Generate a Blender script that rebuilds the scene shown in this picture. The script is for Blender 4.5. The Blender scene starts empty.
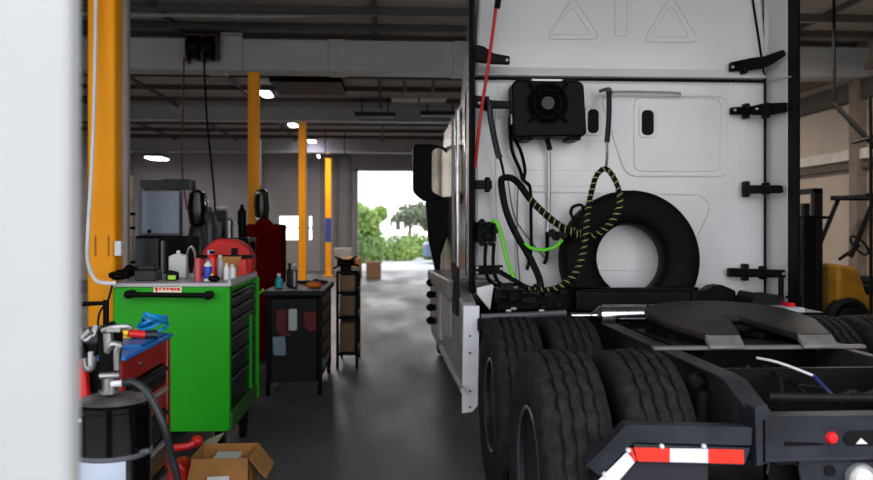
import bpy, math, random
from mathutils import Vector, Matrix, noise
random.seed(7)
sc = bpy.context.scene
COL = sc.collection
PI = math.pi
YAW = math.radians(3.4); CY, SY = math.cos(YAW), math.sin(YAW)
F = 815.0; EYE = 1.55

def at(px, py, Y):
    """world point of image position (873x480) on the plane Y=const"""
    t = (px - 436.5) / F
    k = Y / (CY - t * SY)
    return Vector((k * (t * CY + SY), Y, EYE + k * (228 - py) / F))

def atX(px, py, X):
    t = (px - 436.5) / F
    k = X / (t * CY + SY)
    return Vector((X, k * (CY - t * SY), EYE + k * (228 - py) / F))

# ------------------------------------------------------------ materials
def lin(c):
    c /= 255.0
    return c / 12.92 if c <= .04045 else ((c + .055) / 1.055) ** 2.4
MATS = {}
def mat(name, rgb, rough=.5, metal=0, var=.12, scale=6, bump=0, bscale=40, coat=0, rgb2=None, emit=0, spec=None, stretch=None, lo=.35, hi=.65):
    if name in MATS: return MATS[name]
    m = bpy.data.materials.new(name); m.use_nodes = True
    nt = m.node_tree; N = nt.nodes; L = nt.links
    b = N['Principled BSDF']
    c = [lin(v) for v in rgb]
    tc = N.new('ShaderNodeTexCoord'); src = tc.outputs['Object']
    if stretch:
        mp = N.new('ShaderNodeMapping'); mp.inputs['Scale'].default_value = stretch
        L.new(src, mp.inputs[0]); src = mp.outputs[0]
    nz = N.new('ShaderNodeTexNoise'); nz.inputs['Scale'].default_value = scale; nz.inputs['Detail'].default_value = 5
    L.new(src, nz.inputs['Vector'])
    rp = N.new('ShaderNodeValToRGB')
    c2 = [lin(v) for v in rgb2] if rgb2 else [v * (1 - var) for v in c]
    c1 = c if rgb2 else [min(1, v * (1 + var * .6)) for v in c]
    rp.color_ramp.elements[0].position = lo; rp.color_ramp.elements[0].color = (*c2, 1)
    rp.color_ramp.elements[1].position = hi; rp.color_ramp.elements[1].color = (*c1, 1)
    L.new(nz.outputs[0], rp.inputs[0]); L.new(rp.outputs[0], b.inputs['Base Color'])
    b.inputs['Roughness'].default_value = rough; b.inputs['Metallic'].default_value = metal
    if spec is not None: b.inputs['Specular IOR Level'].default_value = spec
    if coat: b.inputs['Coat Weight'].default_value = coat; b.inputs['Coat Roughness'].default_value = .08
    if bump:
        n2 = N.new('ShaderNodeTexNoise'); n2.inputs['Scale'].default_value = bscale; n2.inputs['Detail'].default_value = 3
        L.new(src, n2.inputs['Vector'])
        bp = N.new('ShaderNodeBump'); bp.inputs['Strength'].default_value = bump; bp.inputs['Distance'].default_value = .01
        L.new(n2.outputs[0], bp.inputs['Height']); L.new(bp.outputs[0], b.inputs['Normal'])
    if emit:
        b.inputs['Emission Color'].default_value = (*c, 1); b.inputs['Emission Strength'].default_value = emit
    MATS[name] = m
    return m

white = mat('white_truck_paint', (214, 215, 216), .32, 0, .06, 1.5, coat=.3)
sidep = mat('dirty_side_reflection_grey', (120, 116, 112), .25, .35, .5, 3, stretch=(1, 1, .25), coat=.4)  # white side given grey streaks for dirt and the dark interior it reflects
fairing_m = mat('grey_fairing_plastic', (128, 127, 126), .4, 0, .3, 4)
black = mat('black_plastic', (6, 6, 7), .5, 0, .3, 20, spec=.1)
blackm = mat('black_painted_steel', (9, 9, 10), .5, 0, .4, 9, bump=.15, spec=.12)
gloss = mat('gloss_black', (7, 7, 9), .18, 0, .2, 5, coat=.12, spec=.3)
rubber = mat('black_rubber', (8, 8, 9), .7, 0, .3, 12, spec=.1)
tread_m = mat('tyre_rubber', (42, 40, 39), .85, 0, .4, 25, bump=.7, bscale=160, spec=.08)
sidewall_m = mat('tyre_sidewall', (9, 9, 10), .65, 0, .3, 9, bump=.2, spec=.1)
rim_m = mat('dark_wheel_steel', (30, 30, 36), .5, .1, .3, 5, spec=.2)
rimedge_m = mat('bright_rim_edge', (96, 97, 104), .35, .6, .2, 5)
chrome = mat('polished_metal', (205, 205, 210), .16, 1, .2, 12, bump=.05)
alu = mat('brushed_aluminium', (190, 190, 192), .4, .6, .15, 10)
framep = mat('slate_grey_frame_paint', (40, 42, 50), .45, 0, .4, 7, bump=.1, spec=.25)
grease = mat('greasy_brown_steel', (50, 42, 38), .55, 0, .5, 4, bump=.25, bscale=25, rgb2=(26, 24, 24), spec=.2)
ramp_m = mat('worn_grey_steel', (120, 116, 113), .55, .2, .3, 9, bump=.2)
dirty = mat('dusty_dark_steel', (24, 22, 22), .6, 0, .45, 14, bump=.3, spec=.2)
rust = mat('rusty_orange', (168, 88, 40), .7, 0, .5, 12)
redtape = mat('red_reflective_tape', (235, 45, 24), .4, 0, .05)
whitetape = mat('white_reflective_tape', (225, 227, 238), .4, 0, .05)
redlens = mat('red_lens', (225, 20, 28), .2, 0, .05, coat=.5)
clearlens = mat('clear_lens', (215, 215, 210), .15, 0, .08, coat=.5)
redcord = mat('red_cord', (190, 22, 24), .5)
greenhose = mat('bright_green_hose', (98, 205, 30), .45, 0, .08)
hosewrap = mat('green_yellow_wrap', (138, 160, 80), .5, 0, .2)
navy = mat('dark_blue_rubber', (22, 22, 38), .5)
mirror_m = mat('mirror_glass', (170, 160, 148), .08, .9, .15, 3, rgb2=(120, 112, 104))  # beige mottling painted in as the surroundings the mirror reflects
greenp = mat('lime_green_enamel', (24, 150, 12), .5, 0, .05, 2, spec=.25)
greyp = mat('grey_enamel', (176, 174, 178), .4, 0, .12, 6)
drawerm = mat('black_drawer_front', (12, 13, 13), .3, 0, .6, 7, coat=.1, spec=.3)
yellowp = mat('yellow_column_paint', (252, 160, 0), .5, 0, .1, 3, spec=.2, stretch=(1, 1, .3))
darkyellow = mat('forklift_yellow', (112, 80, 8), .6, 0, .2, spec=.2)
redp = mat('dark_red_enamel', (150, 18, 16), .35, 0, .25, 4, coat=.3)
redbright = mat('bright_red', (215, 26, 22), .4, 0, .15)
maroon = mat('maroon_enamel', (96, 8, 14), .9, 0, .3, 3, spec=0)
card = mat('cardboard', (170, 118, 62), .85, 0, .18, 6, bump=.15)
cardi = mat('dull_beige_cardboard', (140, 112, 82), .85, 0, .18, 6)  # duller beige cardboard for the cartons in the black rack
postgrey = mat('painted_grey_post', (150, 146, 142), .6, 0, .15)
whitep = mat('white_plastic', (222, 222, 222), .45, 0, .06)
lampwhite = mat('milky_plastic', (190, 190, 190), .35, 0, .1)
tan = mat('tan_wrap', (170, 150, 125), .8, 0, .3, 10, bump=.3)
teal = mat('teal_plastic', (30, 175, 185), .4)
blue = mat('blue_plastic', (20, 110, 190), .4, 0, .15)
bluec = mat('cyan_blue_cable', (20, 140, 205), .4, 0, .15)
yel = mat('yellow_plastic', (240, 190, 10), .4)
limep = mat('lime_plastic', (150, 200, 30), .4)
pink = mat('faded_pink_plastic', (185, 70, 78), .45)
orange = mat('orange_plastic', (225, 110, 30), .5)
silverm = mat('cast_silver', (150, 148, 148), .3, .75, .25, 20)
bluegrey = mat('blue_grey_enamel', (128, 138, 156), .45, 0, .08, 3)
darkgrey = mat('dark_grey_enamel', (34, 36, 38), .5, 0, .25, 4, spec=.25)
midgrey = mat('mid_grey_enamel', (84, 86, 92), .5, 0, .2, 4)
brown = mat('brown_leather', (92, 60, 40), .7)
screen = mat('dark_screen_glass', (8, 9, 12), .1, 0, .1)

# ------------------------------------------------------------ mesh builder
class MB:
    def __init__(s): s.v = []; s.f = []; s.mi = []; s.mats = []; s.cur = 0
    def use(s, m):
        if m not in s.mats: s.mats.append(m)
        s.cur = s.mats.index(m); return s
    def _add(s, vs, fs, M=None):
        b = len(s.v)
        s.v += [(M @ Vector(v)) if M else Vector(v) for v in vs]
        for f in fs: s.f.append([b + i for i in f]); s.mi.append(s.cur)
        return s
    def box(s, x0, y0, z0, x1, y1, z1, M=None):
        x0, x1 = min(x0, x1), max(x0, x1); y0, y1 = min(y0, y1), max(y0, y1); z0, z1 = min(z0, z1), max(z0, z1)
        vs = [(x, y, z) for z in (z0, z1) for y in (y0, y1) for x in (x0, x1)]
        return s._add(vs, [(0, 2, 3, 1), (4, 5, 7, 6), (0, 1, 5, 4), (2, 6, 7, 3), (0, 4, 6, 2), (1, 3, 7, 5)], M)
    def prism(s, pts, plane, a, b, M=None):
        n = len(pts)
        def q(p, t):
            return {'XZ': (p[0], t, p[1]), 'YZ': (t, p[0], p[1]), 'XY': (p[0], p[1], t)}[plane]
        vs = [q(p, a) for p in pts] + [q(p, b) for p in pts]
        fs = [list(range(n)), list(range(2 * n - 1, n - 1, -1))]
        fs += [(i, n + i, n + (i + 1) % n, (i + 1) % n) for i in range(n)]
        return s._add(vs, fs, M)
    def pp(s, pts, Ya, Yb):
        P = [at(x, y, Ya) for x, y in pts]
        return s.prism([(p.x, p.z) for p in P], 'XZ', Ya, Yb)
    def bp(s, x0, y0, x1, y1, Ya, Yb):
        a = at(x0, y0, Ya); b = at(x1, y1, Ya)
        return s.box(a.x, Ya, b.z, b.x, Yb, a.z)
    def cyl(s, p0, p1, r0, r1=None, n=16):
        p0, p1 = Vector(p0), Vector(p1); r1 = r0 if r1 is None else r1
        d = (p1 - p0).normalized(); u = d.orthogonal().normalized(); w = d.cross(u)
        vs = []
        for p, r in ((p0, r0), (p1, r1)):
            vs += [p + (u * math.cos(2 * PI * i / n) + w * math.sin(2 * PI * i / n)) * r for i in range(n)]
        fs = [list(range(n - 1, -1, -1)), list(range(n, 2 * n))] + [(i, (i + 1) % n, n + (i + 1) % n, n + i) for i in range(n)]
        return s._add(vs, fs)
    def tube(s, pts, r, n=8, smooth=True, closed=False):
        P = [Vector(p) for p in pts]
        if smooth and len(P) > 2:
            Q = []
            m = len(P)
            rng = range(m if closed else m - 1)
            for i in rng:
                if closed: p0, p1, p2, p3 = P[i - 1], P[i], P[(i + 1) % m], P[(i + 2) % m]
                else: p0, p1, p2, p3 = P[max(0, i - 1)], P[i], P[i + 1], P[min(m - 1, i + 2)]
                for k in range(5):
                    t = k / 5
                    Q.append(.5 * ((2 * p1) + (p2 - p0) * t + (2 * p0 - 5 * p1 + 4 * p2 - p3) * t * t + (3 * p1 - p0 - 3 * p2 + p3) * t ** 3))
            if not closed: Q.append(P[-1])
            P = Q
        m = len(P); u = None; vs = []
        for i, p in enumerate(P):
            if closed: d = P[(i + 1) % m] - P[i - 1]
            else: d = P[min(m - 1, i + 1)] - P[max(0, i - 1)]
            d.normalize()
            if u is None: u = d.orthogonal().normalized()
            else:
                u = u - d * u.dot(d)
                u = u.normalized() if u.length > 1e-6 else d.orthogonal().normalized()
            w = d.cross(u)
            vs += [p + (u * math.cos(2 * PI * k / n) + w * math.sin(2 * PI * k / n)) * r for k in range(n)]
        fs = []
        for i in range(m if closed else m - 1):
            j = (i + 1) % m
            fs += [(i * n + k, i * n + (k + 1) % n, j * n + (k + 1) % n, j * n + k) for k in range(n)]
        if not closed: fs += [list(range(n - 1, -1, -1)), [(m - 1) * n + k for k in range(n)]]
        return s._add(vs, fs)
    def tp(s, pts, r, n=8, smooth=True, closed=False):
        return s.tube([at(*p) for p in pts], r, n, smooth, closed)
    def lathe(s, prof, axis='Z', o=(0, 0, 0), n=32, fn=None, closed=False, M=None):
        o = Vector(o); vs = []; m = len(prof)
        for i in range(n):
            a = 2 * PI * i / n
            for j, (r, h) in enumerate(prof):
                if fn: r, h = fn(i, j, r, h)
                c, q = math.cos(a) * r, math.sin(a) * r
                vs.append(o + Vector({'Z': (c, q, h), 'X': (h, c, q), 'Y': (q, h, c)}[axis]))
        fs = []
        for i in range(n):
            k = (i + 1) % n
            for j in range(m if closed else m - 1):
                l = (j + 1) % m
                fs.append((i * m + j, k * m + j, k * m + l, i * m + l))
        if not closed:
            if prof[0][0] > 1e-5: fs.append([i * m for i in range(n - 1, -1, -1)])
            if prof[-1][0] > 1e-5: fs.append([i * m + m - 1 for i in range(n)])
        return s._add(vs, fs, M)
    def ball(s, c, r, sx=1, sy=1, sz=1, n=14):
        pr = [(math.sin(PI * k / 8) * 1, -math.cos(PI * k / 8)) for k in range(9)]
        M = Matrix.Translation(c) @ Matrix.Diagonal((r * sx, r * sy, r * sz, 1))
        return s.lathe(pr, 'Z', (0, 0, 0), n, M=M)
    def build(s, name, m, parent=None, bevel=0, origin=None, angle=35, seg=2):
        me = bpy.data.meshes.new(name)
        if parent is not None: org = Vector(parent['_o'])
        else: org = Vector(origin) if origin else Vector((0, 0, 0))
        me.from_pydata([v - org for v in s.v], [], s.f)
        mats = s.mats if s.mats else [m]
        if m is not None and m not in mats and not s.mats: mats = [m]
        for k in mats: me.materials.append(k)
        if s.mats: me.polygons.foreach_set('material_index', s.mi)
        me.validate(); me.update()
        import bmesh
        bm = bmesh.new(); bm.from_mesh(me)
        bmesh.ops.remove_doubles(bm, verts=bm.verts, dist=1e-6)
        bmesh.ops.recalc_face_normals(bm, faces=bm.faces)
        bm.to_mesh(me); bm.free()
        me.shade_smooth(); me.set_sharp_from_angle(angle=math.radians(angle))
        o = bpy.data.objects.new(name, me); COL.objects.link(o)
        if parent is not None:
            o.parent = parent; o['_o'] = parent['_o']
        else: o.location = org
        if bevel:
            bv = o.modifiers.new('bevel', 'BEVEL'); bv.width = bevel; bv.segments = seg; bv.limit_method = 'ANGLE'; bv.angle_limit = math.radians(40)
        return o

def tag(o, label=None, cat=None, group=None, kind=None):
    if label: o['label'] = label
    if cat: o['category'] = cat
    if group: o['group'] = group
    if kind: o['kind'] = kind
    return o
def thing(name, label, cat, loc, group=None):
    o = bpy.data.objects.new(name, None); o.empty_display_size = .1
    o.location = loc; o['_o'] = tuple(loc); COL.objects.link(o)
    return tag(o, label, cat, group)
def base(mb):
    xs = [v.x for v in mb.v]; ys = [v.y for v in mb.v]; zs = [v.z for v in mb.v]
    return ((min(xs) + max(xs)) / 2, (min(ys) + max(ys)) / 2, min(zs))
def solo(mb, name, m, label, cat, group=None, **k):
    return tag(mb.build(name, m, None, origin=base(mb), **k), label, cat, group)
def struct(mb, name, m, **k):
    o = mb.build(name, m, None, **k); o['kind'] = 'structure'; return o
def copy_tree(o, parent=None):
    c = o.copy(); COL.objects.link(c)
    if parent is not None: c.parent = parent
    for ch in [x for x in o.children]: copy_tree(ch, c)
    return c
def rr(x0, z0, x1, z1, r, n=5):
    out = []
    for cx, cz, a0 in ((x1 - r, z1 - r, 0), (x0 + r, z1 - r, 90), (x0 + r, z0 + r, 180), (x1 - r, z0 + r, 270)):
        for k in range(n + 1):
            a = math.radians(a0 + 90 * k / n); out.append((cx + r * math.cos(a), cz + r * math.sin(a)))
    return out
def round_poly(pts, r, n=4):
    out = []; m = len(pts)
    for i in range(m):
        p = Vector(pts[i]); a = Vector(pts[i - 1]); b = Vector(pts[(i + 1) % m])
        pa = p + (a - p).normalized() * r; pb = p + (b - p).normalized() * r
        for k in range(n + 1):
            t = k / n; q = pa * (1 - t) ** 2 + p * 2 * t * (1 - t) + pb * t * t
            out.append((q.x, q.y))
    return out
def circ(cx, cy, r, n=20, ry=None):
    ry = ry or r
    return [(cx + r * math.cos(2 * PI * k / n), cy - ry * math.sin(2 * PI * k / n)) for k in range(n)]

# ============================================================ SETTING
YB = 29.5; XL = -9.0; XR = 7.4; HC = 4.42; YF = 1.2; YFB = 1.26
def floor_mat():
    m = bpy.data.materials.new('sealed_concrete'); m.use_nodes = True
    nt = m.node_tree; N = nt.nodes; L = nt.links; b = N['Principled BSDF']
    tc = N.new('ShaderNodeTexCoord')
    def nz(scale, st, det=5):
        mp = N.new('ShaderNodeMapping'); mp.inputs['Scale'].default_value = st
        L.new(tc.outputs['Object'], mp.inputs[0])
        n = N.new('ShaderNodeTexNoise'); n.inputs['Scale'].default_value = scale; n.inputs['Detail'].default_value = det
        L.new(mp.outputs[0], n.inputs['Vector']); return n
    a = nz(.7, (1, .35, 1)); r = N.new('ShaderNodeValToRGB')
    r.color_ramp.elements[0].position = .35; r.color_ramp.elements[0].color = (.06, .064, .065, 1)
    r.color_ramp.elements[1].position = .7; r.color_ramp.elements[1].color = (.15, .155, .155, 1)
    L.new(a.outputs[0], r.inputs[0]); L.new(r.outputs[0], b.inputs['Base Color'])
    c = nz(1.1, (1, .3, 1)); q = N.new('ShaderNodeMapRange')
    q.inputs['From Min'].default_value = .35; q.inputs['From Max'].default_value = .65
    q.inputs['To Min'].default_value = .34; q.inputs['To Max'].default_value = .58
    L.new(c.outputs[0], q.inputs[0]); L.new(q.outputs[0], b.inputs['Roughness'])
    d = nz(14, (1, 1, 1)); bp = N.new('ShaderNodeBump'); bp.inputs['Strength'].default_value = .12; bp.inputs['Distance'].default_value = .01
    L.new(d.outputs[0], bp.inputs['Height']); L.new(bp.outputs[0], b.inputs['Normal'])
    return m
mb = MB(); mb.box(XL, YF, -.1, XR, YB, 0); struct(mb, 'floor', floor_mat())
asph = mat('pale_yard_concrete', (172, 172, 170), .8, 0, .2, .6)
mb = MB(); mb.box(-22, YB, -.1, 22, 60, -.002); struct(mb, 'ground', asph)
mb = MB(); mb.box(-14, -14, -.1, 14, YF, -.002); struct(mb, 'ground', mat('apron_concrete', (120, 120, 118), .8, 0, .2, .6))
ceil_m = mat('dark_roof_panel', (150, 143, 138), .8, 0, .25, .8, stretch=(.5, 2, 1))
mb = MB(); mb.box(XL, YF, HC, XR, YB, HC + .12); struct(mb, 'ceiling', ceil_m)
wall_m = mat('painted_block_wall', (150, 142, 134), .8, 0, .15, .9)
mb = MB(); mb.box(XL - .2, YF, 0, XL, YB, HC); struct(mb, 'wall_left', wall_m)
wallr_m = mat('beige_block_wall', (176, 160, 146), .8, 0, .15, .9)
mb = MB(); mb.box(XR, YF, 0, XR + .2, YB, HC); struct(mb, 'wall_right', wallr_m)
# back wall with drive-through door and a window
dl = at(358, 200, YB).x; dtz = at(380, 171, YB).z; dr = 2.9
wa = at(277, 242, YB); wb = at(314, 214, YB)
wall_b = mat('pale_back_wall', (150, 146, 143), .8, 0, .12, .9)
mb = MB()
mb.box(XL, YB, 0, wa.x, YB + .25, HC); mb.box(wb.x, YB, 0, dl, YB + .25, HC)
mb.box(wa.x, YB, 0, wb.x, YB + .25, wa.z); mb.box(wa.x, YB, wb.z, wb.x, YB + .25, HC)
mb.box(dl, YB, dtz, dr, YB + .25, HC); mb.box(dr, YB, 0, XR, YB + .25, HC)
struct(mb, 'wall_back', wall_b)
for k, px in enumerate((262, 322, 336, 349)):
    mb = MB(); x = at(px, 200, YB).x; mb.box(x - .07, YB - .09, 0, x + .07, YB, HC)
    struct(mb, 'trim_%d' % (k + 1), mat('pilaster_grey', (128, 124, 122), .8))
mb = MB(); mb.box(dl - .12, YB - .06, 0, dl, YB, dtz + .1); mb.box(dl - .12, YB - .06, dtz, dr, YB, dtz + .12)
struct(mb, 'trim_5', mat('door_frame_grey', (140, 138, 138), .6))
# back window
mb = MB()
for a, b in ((wa.x, wa.x + .08), (wb.x - .08, wb.x), ((wa.x + wb.x) / 2 + .28, (wa.x + wb.x) / 2 + .48)): mb.box(a, YB + .02, wa.z, b, YB + .14, wb.z)
for a, b in ((wa.z, wa.z + .08), (wb.z - .08, wb.z), ((wa.z + wb.z) / 2 - .03, (wa.z + wb.z) / 2 + .03)): mb.box(wa.x, YB + .03, a, wb.x, YB + .13, b)
wf = struct(mb, 'window_1', mat('window_frame_grey', (150, 150, 152), .5))
glass = bpy.data.materials.new('window_glass'); glass.use_nodes = True
g = glass.node_tree.nodes['Principled BSDF']; g.inputs['Transmission Weight'].default_value = 1; g.inputs['Roughness'].default_value = .02; g.inputs['IOR'].default_value = 1.02
g.inputs['Base Color'].default_value = (.93, .97, 1, 1)
mb = MB(); mb.box(wa.x, YB + .07, wa.z, wb.x, YB + .075, wb.z)
p = mb.build('window_pane', glass); p.parent = wf
# front opening: white painted jamb beside the camera
jx = at(78, 200, YF).x
jm = mat('white_door_jamb', (166, 166, 166), .5, 0, .02)
mb = MB(); mb.box(-1.05, YF - .03, 0, jx, YF + .02, 4.6); struct(mb, 'wall_front', jm, bevel=.012)
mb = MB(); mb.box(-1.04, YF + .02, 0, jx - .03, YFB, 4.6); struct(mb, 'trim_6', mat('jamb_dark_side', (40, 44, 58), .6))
mb = MB(); mb.box(-9, YF, 0, -5.6, YFB, 4.6); struct(mb, 'wall_front_left', jm)  # gap between pier and this wall is an added opening lighting the left
mb = MB(); mb.box(4.3, YF, 0, 9, YFB, 4.6); struct(mb, 'wall_right', jm).name = 'wall_front_right'
mb = MB(); mb.box(-9, YF, 4.3, 9, YFB, 5.2); struct(mb, 'wall_front_above', jm)
# roof beams
beam_m = mat('painted_steel_beam', (168, 168, 168), .5, 0, .12, 1.5)
def beam(n, Y, ytop, ybot, px, t=.3):
    z1 = at(px, ytop, Y).z; z0 = at(px, ybot, Y).z
    mb = MB(); mb.box(XL, Y, z0, XR, Y + .02, z1); mb.box(XL, Y - t / 2, z0, XR, Y + t / 2, z0 + .03); mb.box(XL, Y - t / 2, z1 - .03, XR, Y + t / 2, z1)
    struct(mb, 'trim_%d' % n, beam_m)
b0 = at(254, 72, 12.2).z
mb = MB(); mb.box(XL, 12.1, b0, XR, 12.5, b0 + .47)
for x in (-6.4, -2.55, -.75, 1.1, 4.7):
    mb.box(x - .14, 12.085, b0 - .012, x + .14, 12.515, b0 + .482)
struct(mb, 'trim_7', beam_m, bevel=.02)
beam(8, 19.3, 106, 122, 302, .3); beam(9, 26.6, 138, 153, 328, .3)
mb = MB(); mb.box(XL, 12.7, 4.28, XR, 12.85, HC); struct(mb, 'trim_10', mat('beam_flange_dark', (60, 58, 58), .7))
purlin = mat('roof_purlin', (74, 70, 68), .8)
nn = 11
for Y in (10.6, 11.5, 13.9, 15.2, 16.6, 18.1, 20.6, 22.2, 23.8, 25.4, 28.0):
    mb = MB(); mb.box(XL, Y, HC - .09, XR, Y + .07, HC); struct(mb, 'trim_%d' % nn, purlin); nn += 1
for X in (-6.8, -4.9, -3.0, -.2, 1.7, 3.9, 5.8):
    mb = MB(); mb.box(X, 9, HC - .06, X + .06, YB, HC); struct(mb, 'trim_%d' % nn, purlin); nn += 1
# right-wall bands
for z, h, m_, d in ((2.62, .16, mat('pale_wall_band', (205, 196, 186), .6), .12), (3.55, .3, mat('dark_wall_band', (74, 66, 60), .8), .1), (2.48, .08, mat('dark_wall_band2', (84, 74, 68), .8), .1), (3.98, .1, mat('tan_wall_band', (140, 124, 110), .8), .1)):
    mb = MB(); mb.box(XR - d, 3, z, XR, YB, z + h); struct(mb, 'trim_%d' % nn, m_); nn += 1
for Y in (9.6, 12.2, 16.6, 21):
    mb = MB(); mb.box(XR - .16, Y, 0, XR, Y + .22, HC); struct(mb, 'trim_%d' % nn, mat('brown_pilaster', (120, 106, 96), .8)); nn += 1
# grey post beside first yellow column
mb = MB(); a = at(119.5, 0, 6.35); b = at(127.5, 0, 6.35); mb.box(a.x, 6.35, 0, b.x, 6.42, HC)
struct(mb, 'trim_%d' % nn, postgrey, bevel=.004); nn += 1

# ceiling conduit
mb = MB(); mb.tube([(XL + .02, 10.8, 4.31), (-1.6, 10.8, 4.32), (-.6, 10.8, 4.37), (XR - .02, 10.8, 4.37)], .022, smooth=False)
mb.tube([(-2.6, 10.8, 4.32), (-2.52, 10.8, 4.36), (-2.5, 10.8, 4.41)], .018); mb.tube([(-2.95, 10.8, 4.32), (-2.95, 10.8, 4.41)], .018); mb.ball((-1.95, 10.78, 4.32), .05)
solo(mb, 'conduit', mat('galvanised_conduit', (150, 150, 150), .5), 'thin pale conduit running across under the roof in front of the big beam', 'pipe')


# ============================================================ yellow columns
def column(px, Y, w, label, slots=False, zt=None, blueband=False):
    x = at(px, 230, Y).x
    t = thing('support_column', label, 'column', (x, Y, 0), 'yellow roof columns')
    zt = zt or HC
    mb = MB(); mb.prism(rr(x - w, Y - w, x + w, Y + w, w * .35), 'XY', .02, zt); mb.build('shaft', yellowp, t, angle=50)
    mb = MB(); mb.box(x - w * 1.7, Y - w * 1.7, 0, x + w * 1.7, Y + w * 1.7, .025); mb.build('base_plate', yellowp, t)
    if slots:
        for sx in (-.035, .055):
            mb = MB(); mb.prism([(x + sx + a * .5, z) for a, z in rr(-.012, 1.35, .012, 1.5, .011)], 'XZ', Y - w - .003, Y - w + .01); mb.build('slot', mat('slot_shadow', (150, 96, 8), .6), t)
        mb = MB(); mb.bp(114, 241, 121, 256, Y - w - .03, Y - w + .01); s = mb.build('switch_box', whitep, t, bevel=.006); s['label'] = 'small white switch box'
    if blueband:
        mb = MB(); z0 = at(px, 242, Y).z; z1 = at(px, 218, Y).z; mb.box(x - w * 1.04, Y - w * 1.04, z0, x + w * 1.04, Y + w * 1.04, z1); mb.build('band', mat('blue_band_paint', (40, 60, 130), .5), t)['label'] = 'blue painted band'
    return t
column(105.5, 5.9, .098, 'thick yellow steel column beside the white jamb, nearest to the viewer', True)
column(254, 12.3, .082, 'yellow steel column rising under the beam behind the red bag', zt=b0)
column(302.5, 19.3, .092, 'yellow steel column just right of the back-wall window centre', zt=at(302, 122, 19.3).z)
column(328.5, 26.6, .095, 'thin far yellow steel column with a blue band', blueband=True, zt=at(328, 153, 26.6).z)
# white cable looping down the first column to the cabinet top
mb = MB(); mb.tube([at(96, -60, 5.75), at(95, 60, 5.72), at(92, 160, 5.6), at(88, 232, 5.45), at(88, 262, 5.3), at(95, 279, 5.17), at(104, 283, 5.13), at(116, 283, 5.14)], .0135)
solo(mb, 'cable', whitep, 'white cable running down the thick yellow column and bending onto the green cabinet', 'cable')

# ============================================================ ceiling fixtures
lamp_e = mat('lamp_glow', (235, 228, 255), .4, 0, 0, emit=14)
def lamp(px, py, label, w=.28, d=.55, z=4.28):
    # find Y for that height
    Y = 12
    for _ in range(30):
        q = at(px, py, Y); Y *= (z - EYE) / max(.01, q.z - EYE)
    x = at(px, py, Y).x
    t = thing('ceiling_lamp', label, 'lamp', (x, Y, HC), 'small bright ceiling lamps')
    mb = MB(); mb.box(x - w / 2 - .03, Y - d / 2 - .03, z + .03, x + w / 2 + .03, Y + d / 2 + .03, z + .12); mb.box(x - .02, Y - .02, z + .1, x + .02, Y + .02, HC); mb.build('housing', midgrey, t)
    mb = MB(); mb.box(x - w / 2, Y - d / 2, z, x + w / 2, Y + d / 2, z + .03); mb.build('diffuser', lamp_e, t)
lamp(266, 95, 'bright ceiling lamp closest, right beside the second yellow column', .2, .6)
lamp(293, 126, 'small bright ceiling lamp left of the third yellow column top', .2, .45)
lamp(312, 142, 'small bright ceiling lamp between the third and fourth yellow columns', .2, .5)
lamp(322, 157, 'farthest small bright ceiling lamp, left of the thin far column', .25, .6, 3.95)
lamp(157, 159, 'lone bright ceiling lamp on the far left above the grey cabinet', .5, .9, 3.8)
mb = MB(); mb.box(-2.15, 14.9, 4.2, -.85, 16.4, 4.33); solo(mb, 'ceiling_vent', black, 'long black vent panel under the roof between first and second beams', 'vent')
for px, py, Y, lab in ((335, 156, 24.5, 'dark slim fixture hanging near the back door top left'), (375, 115, 18.0, 'dark slim fixture under roof right of the third beam'), (440, 114, 18.2, 'dark slim fixture under roof beside the truck mirror')):
    c = at(px, py, Y); mb = MB(); mb.box(c.x - .45, Y - .15, c.z - .05, c.x + .45, Y + .15, c.z + .05); mb.box(c.x - .3, Y - .02, c.z, c.x - .27, Y + .02, HC); mb.box(c.x + .27, Y - .02, c.z, c.x + .3, Y + .02, HC)
    solo(mb, 'hanging_fixture', darkgrey, lab, 'fixture')
for px, lab in ((405, 'pale rectangular box fixture under roof, left of a like one'), (433, 'pale rectangular box fixture under roof nearest the cab')):
    c = at(px, 97, 15.5); mb = MB(); mb.box(c.x - .25, 15.3, c.z - .06, c.x + .25, 15.8, c.z + .06); mb.box(c.x - .03, 15.5, c.z, c.x + .03, 15.56, HC)
    solo(mb, 'roof_box', postgrey, lab, 'fixture')
# hose reel under beam with hanging hoses
c = at(200, 47, 11.9); t = thing('hose_reel', 'dark hose reel pair bolted to the roof beam with two hoses hanging', 'hose reel', (c.x, 11.9, c.z))
mb = MB(); mb.bp(185, 35, 187, 61, 11.75, 11.98); mb.bp(200, 35, 203, 60, 11.75, 11.98); mb.bp(215, 36, 217, 58, 11.75, 11.98); mb.bp(185, 33, 217, 36, 11.75, 12.08); mb.build('frame', mat('dark_red_frame', (54, 12, 12), .5), t, bevel=.01)
for a, b in ((188, 200), (203, 214)):
    A = at(a, 48, 11.9); B = at(b, 48, 11.9); mb = MB(); mb.cyl(A, B, .16, n=24); mb.cyl(A, A + Vector((.02, 0, 0)), .19, n=24); mb.cyl(B - Vector((.02, 0, 0)), B, .19, n=24); mb.build('drum', black, t)
mb = MB(); mb.tp([(184, 58, 11.8), (183, 110, 11.5), (182, 165, 11.3), (187, 210, 11.2)], .012); mb.build('hose', mat('dark_red_hose', (90, 26, 26), .5), t)['label'] = 'thin dark red hose'
mb = MB(); mb.tp([(204, 59, 11.8), (207, 120, 11.5), (213, 180, 11.3), (216, 222, 11.1)], .014); mb.build('hose', rubber, t)
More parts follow.
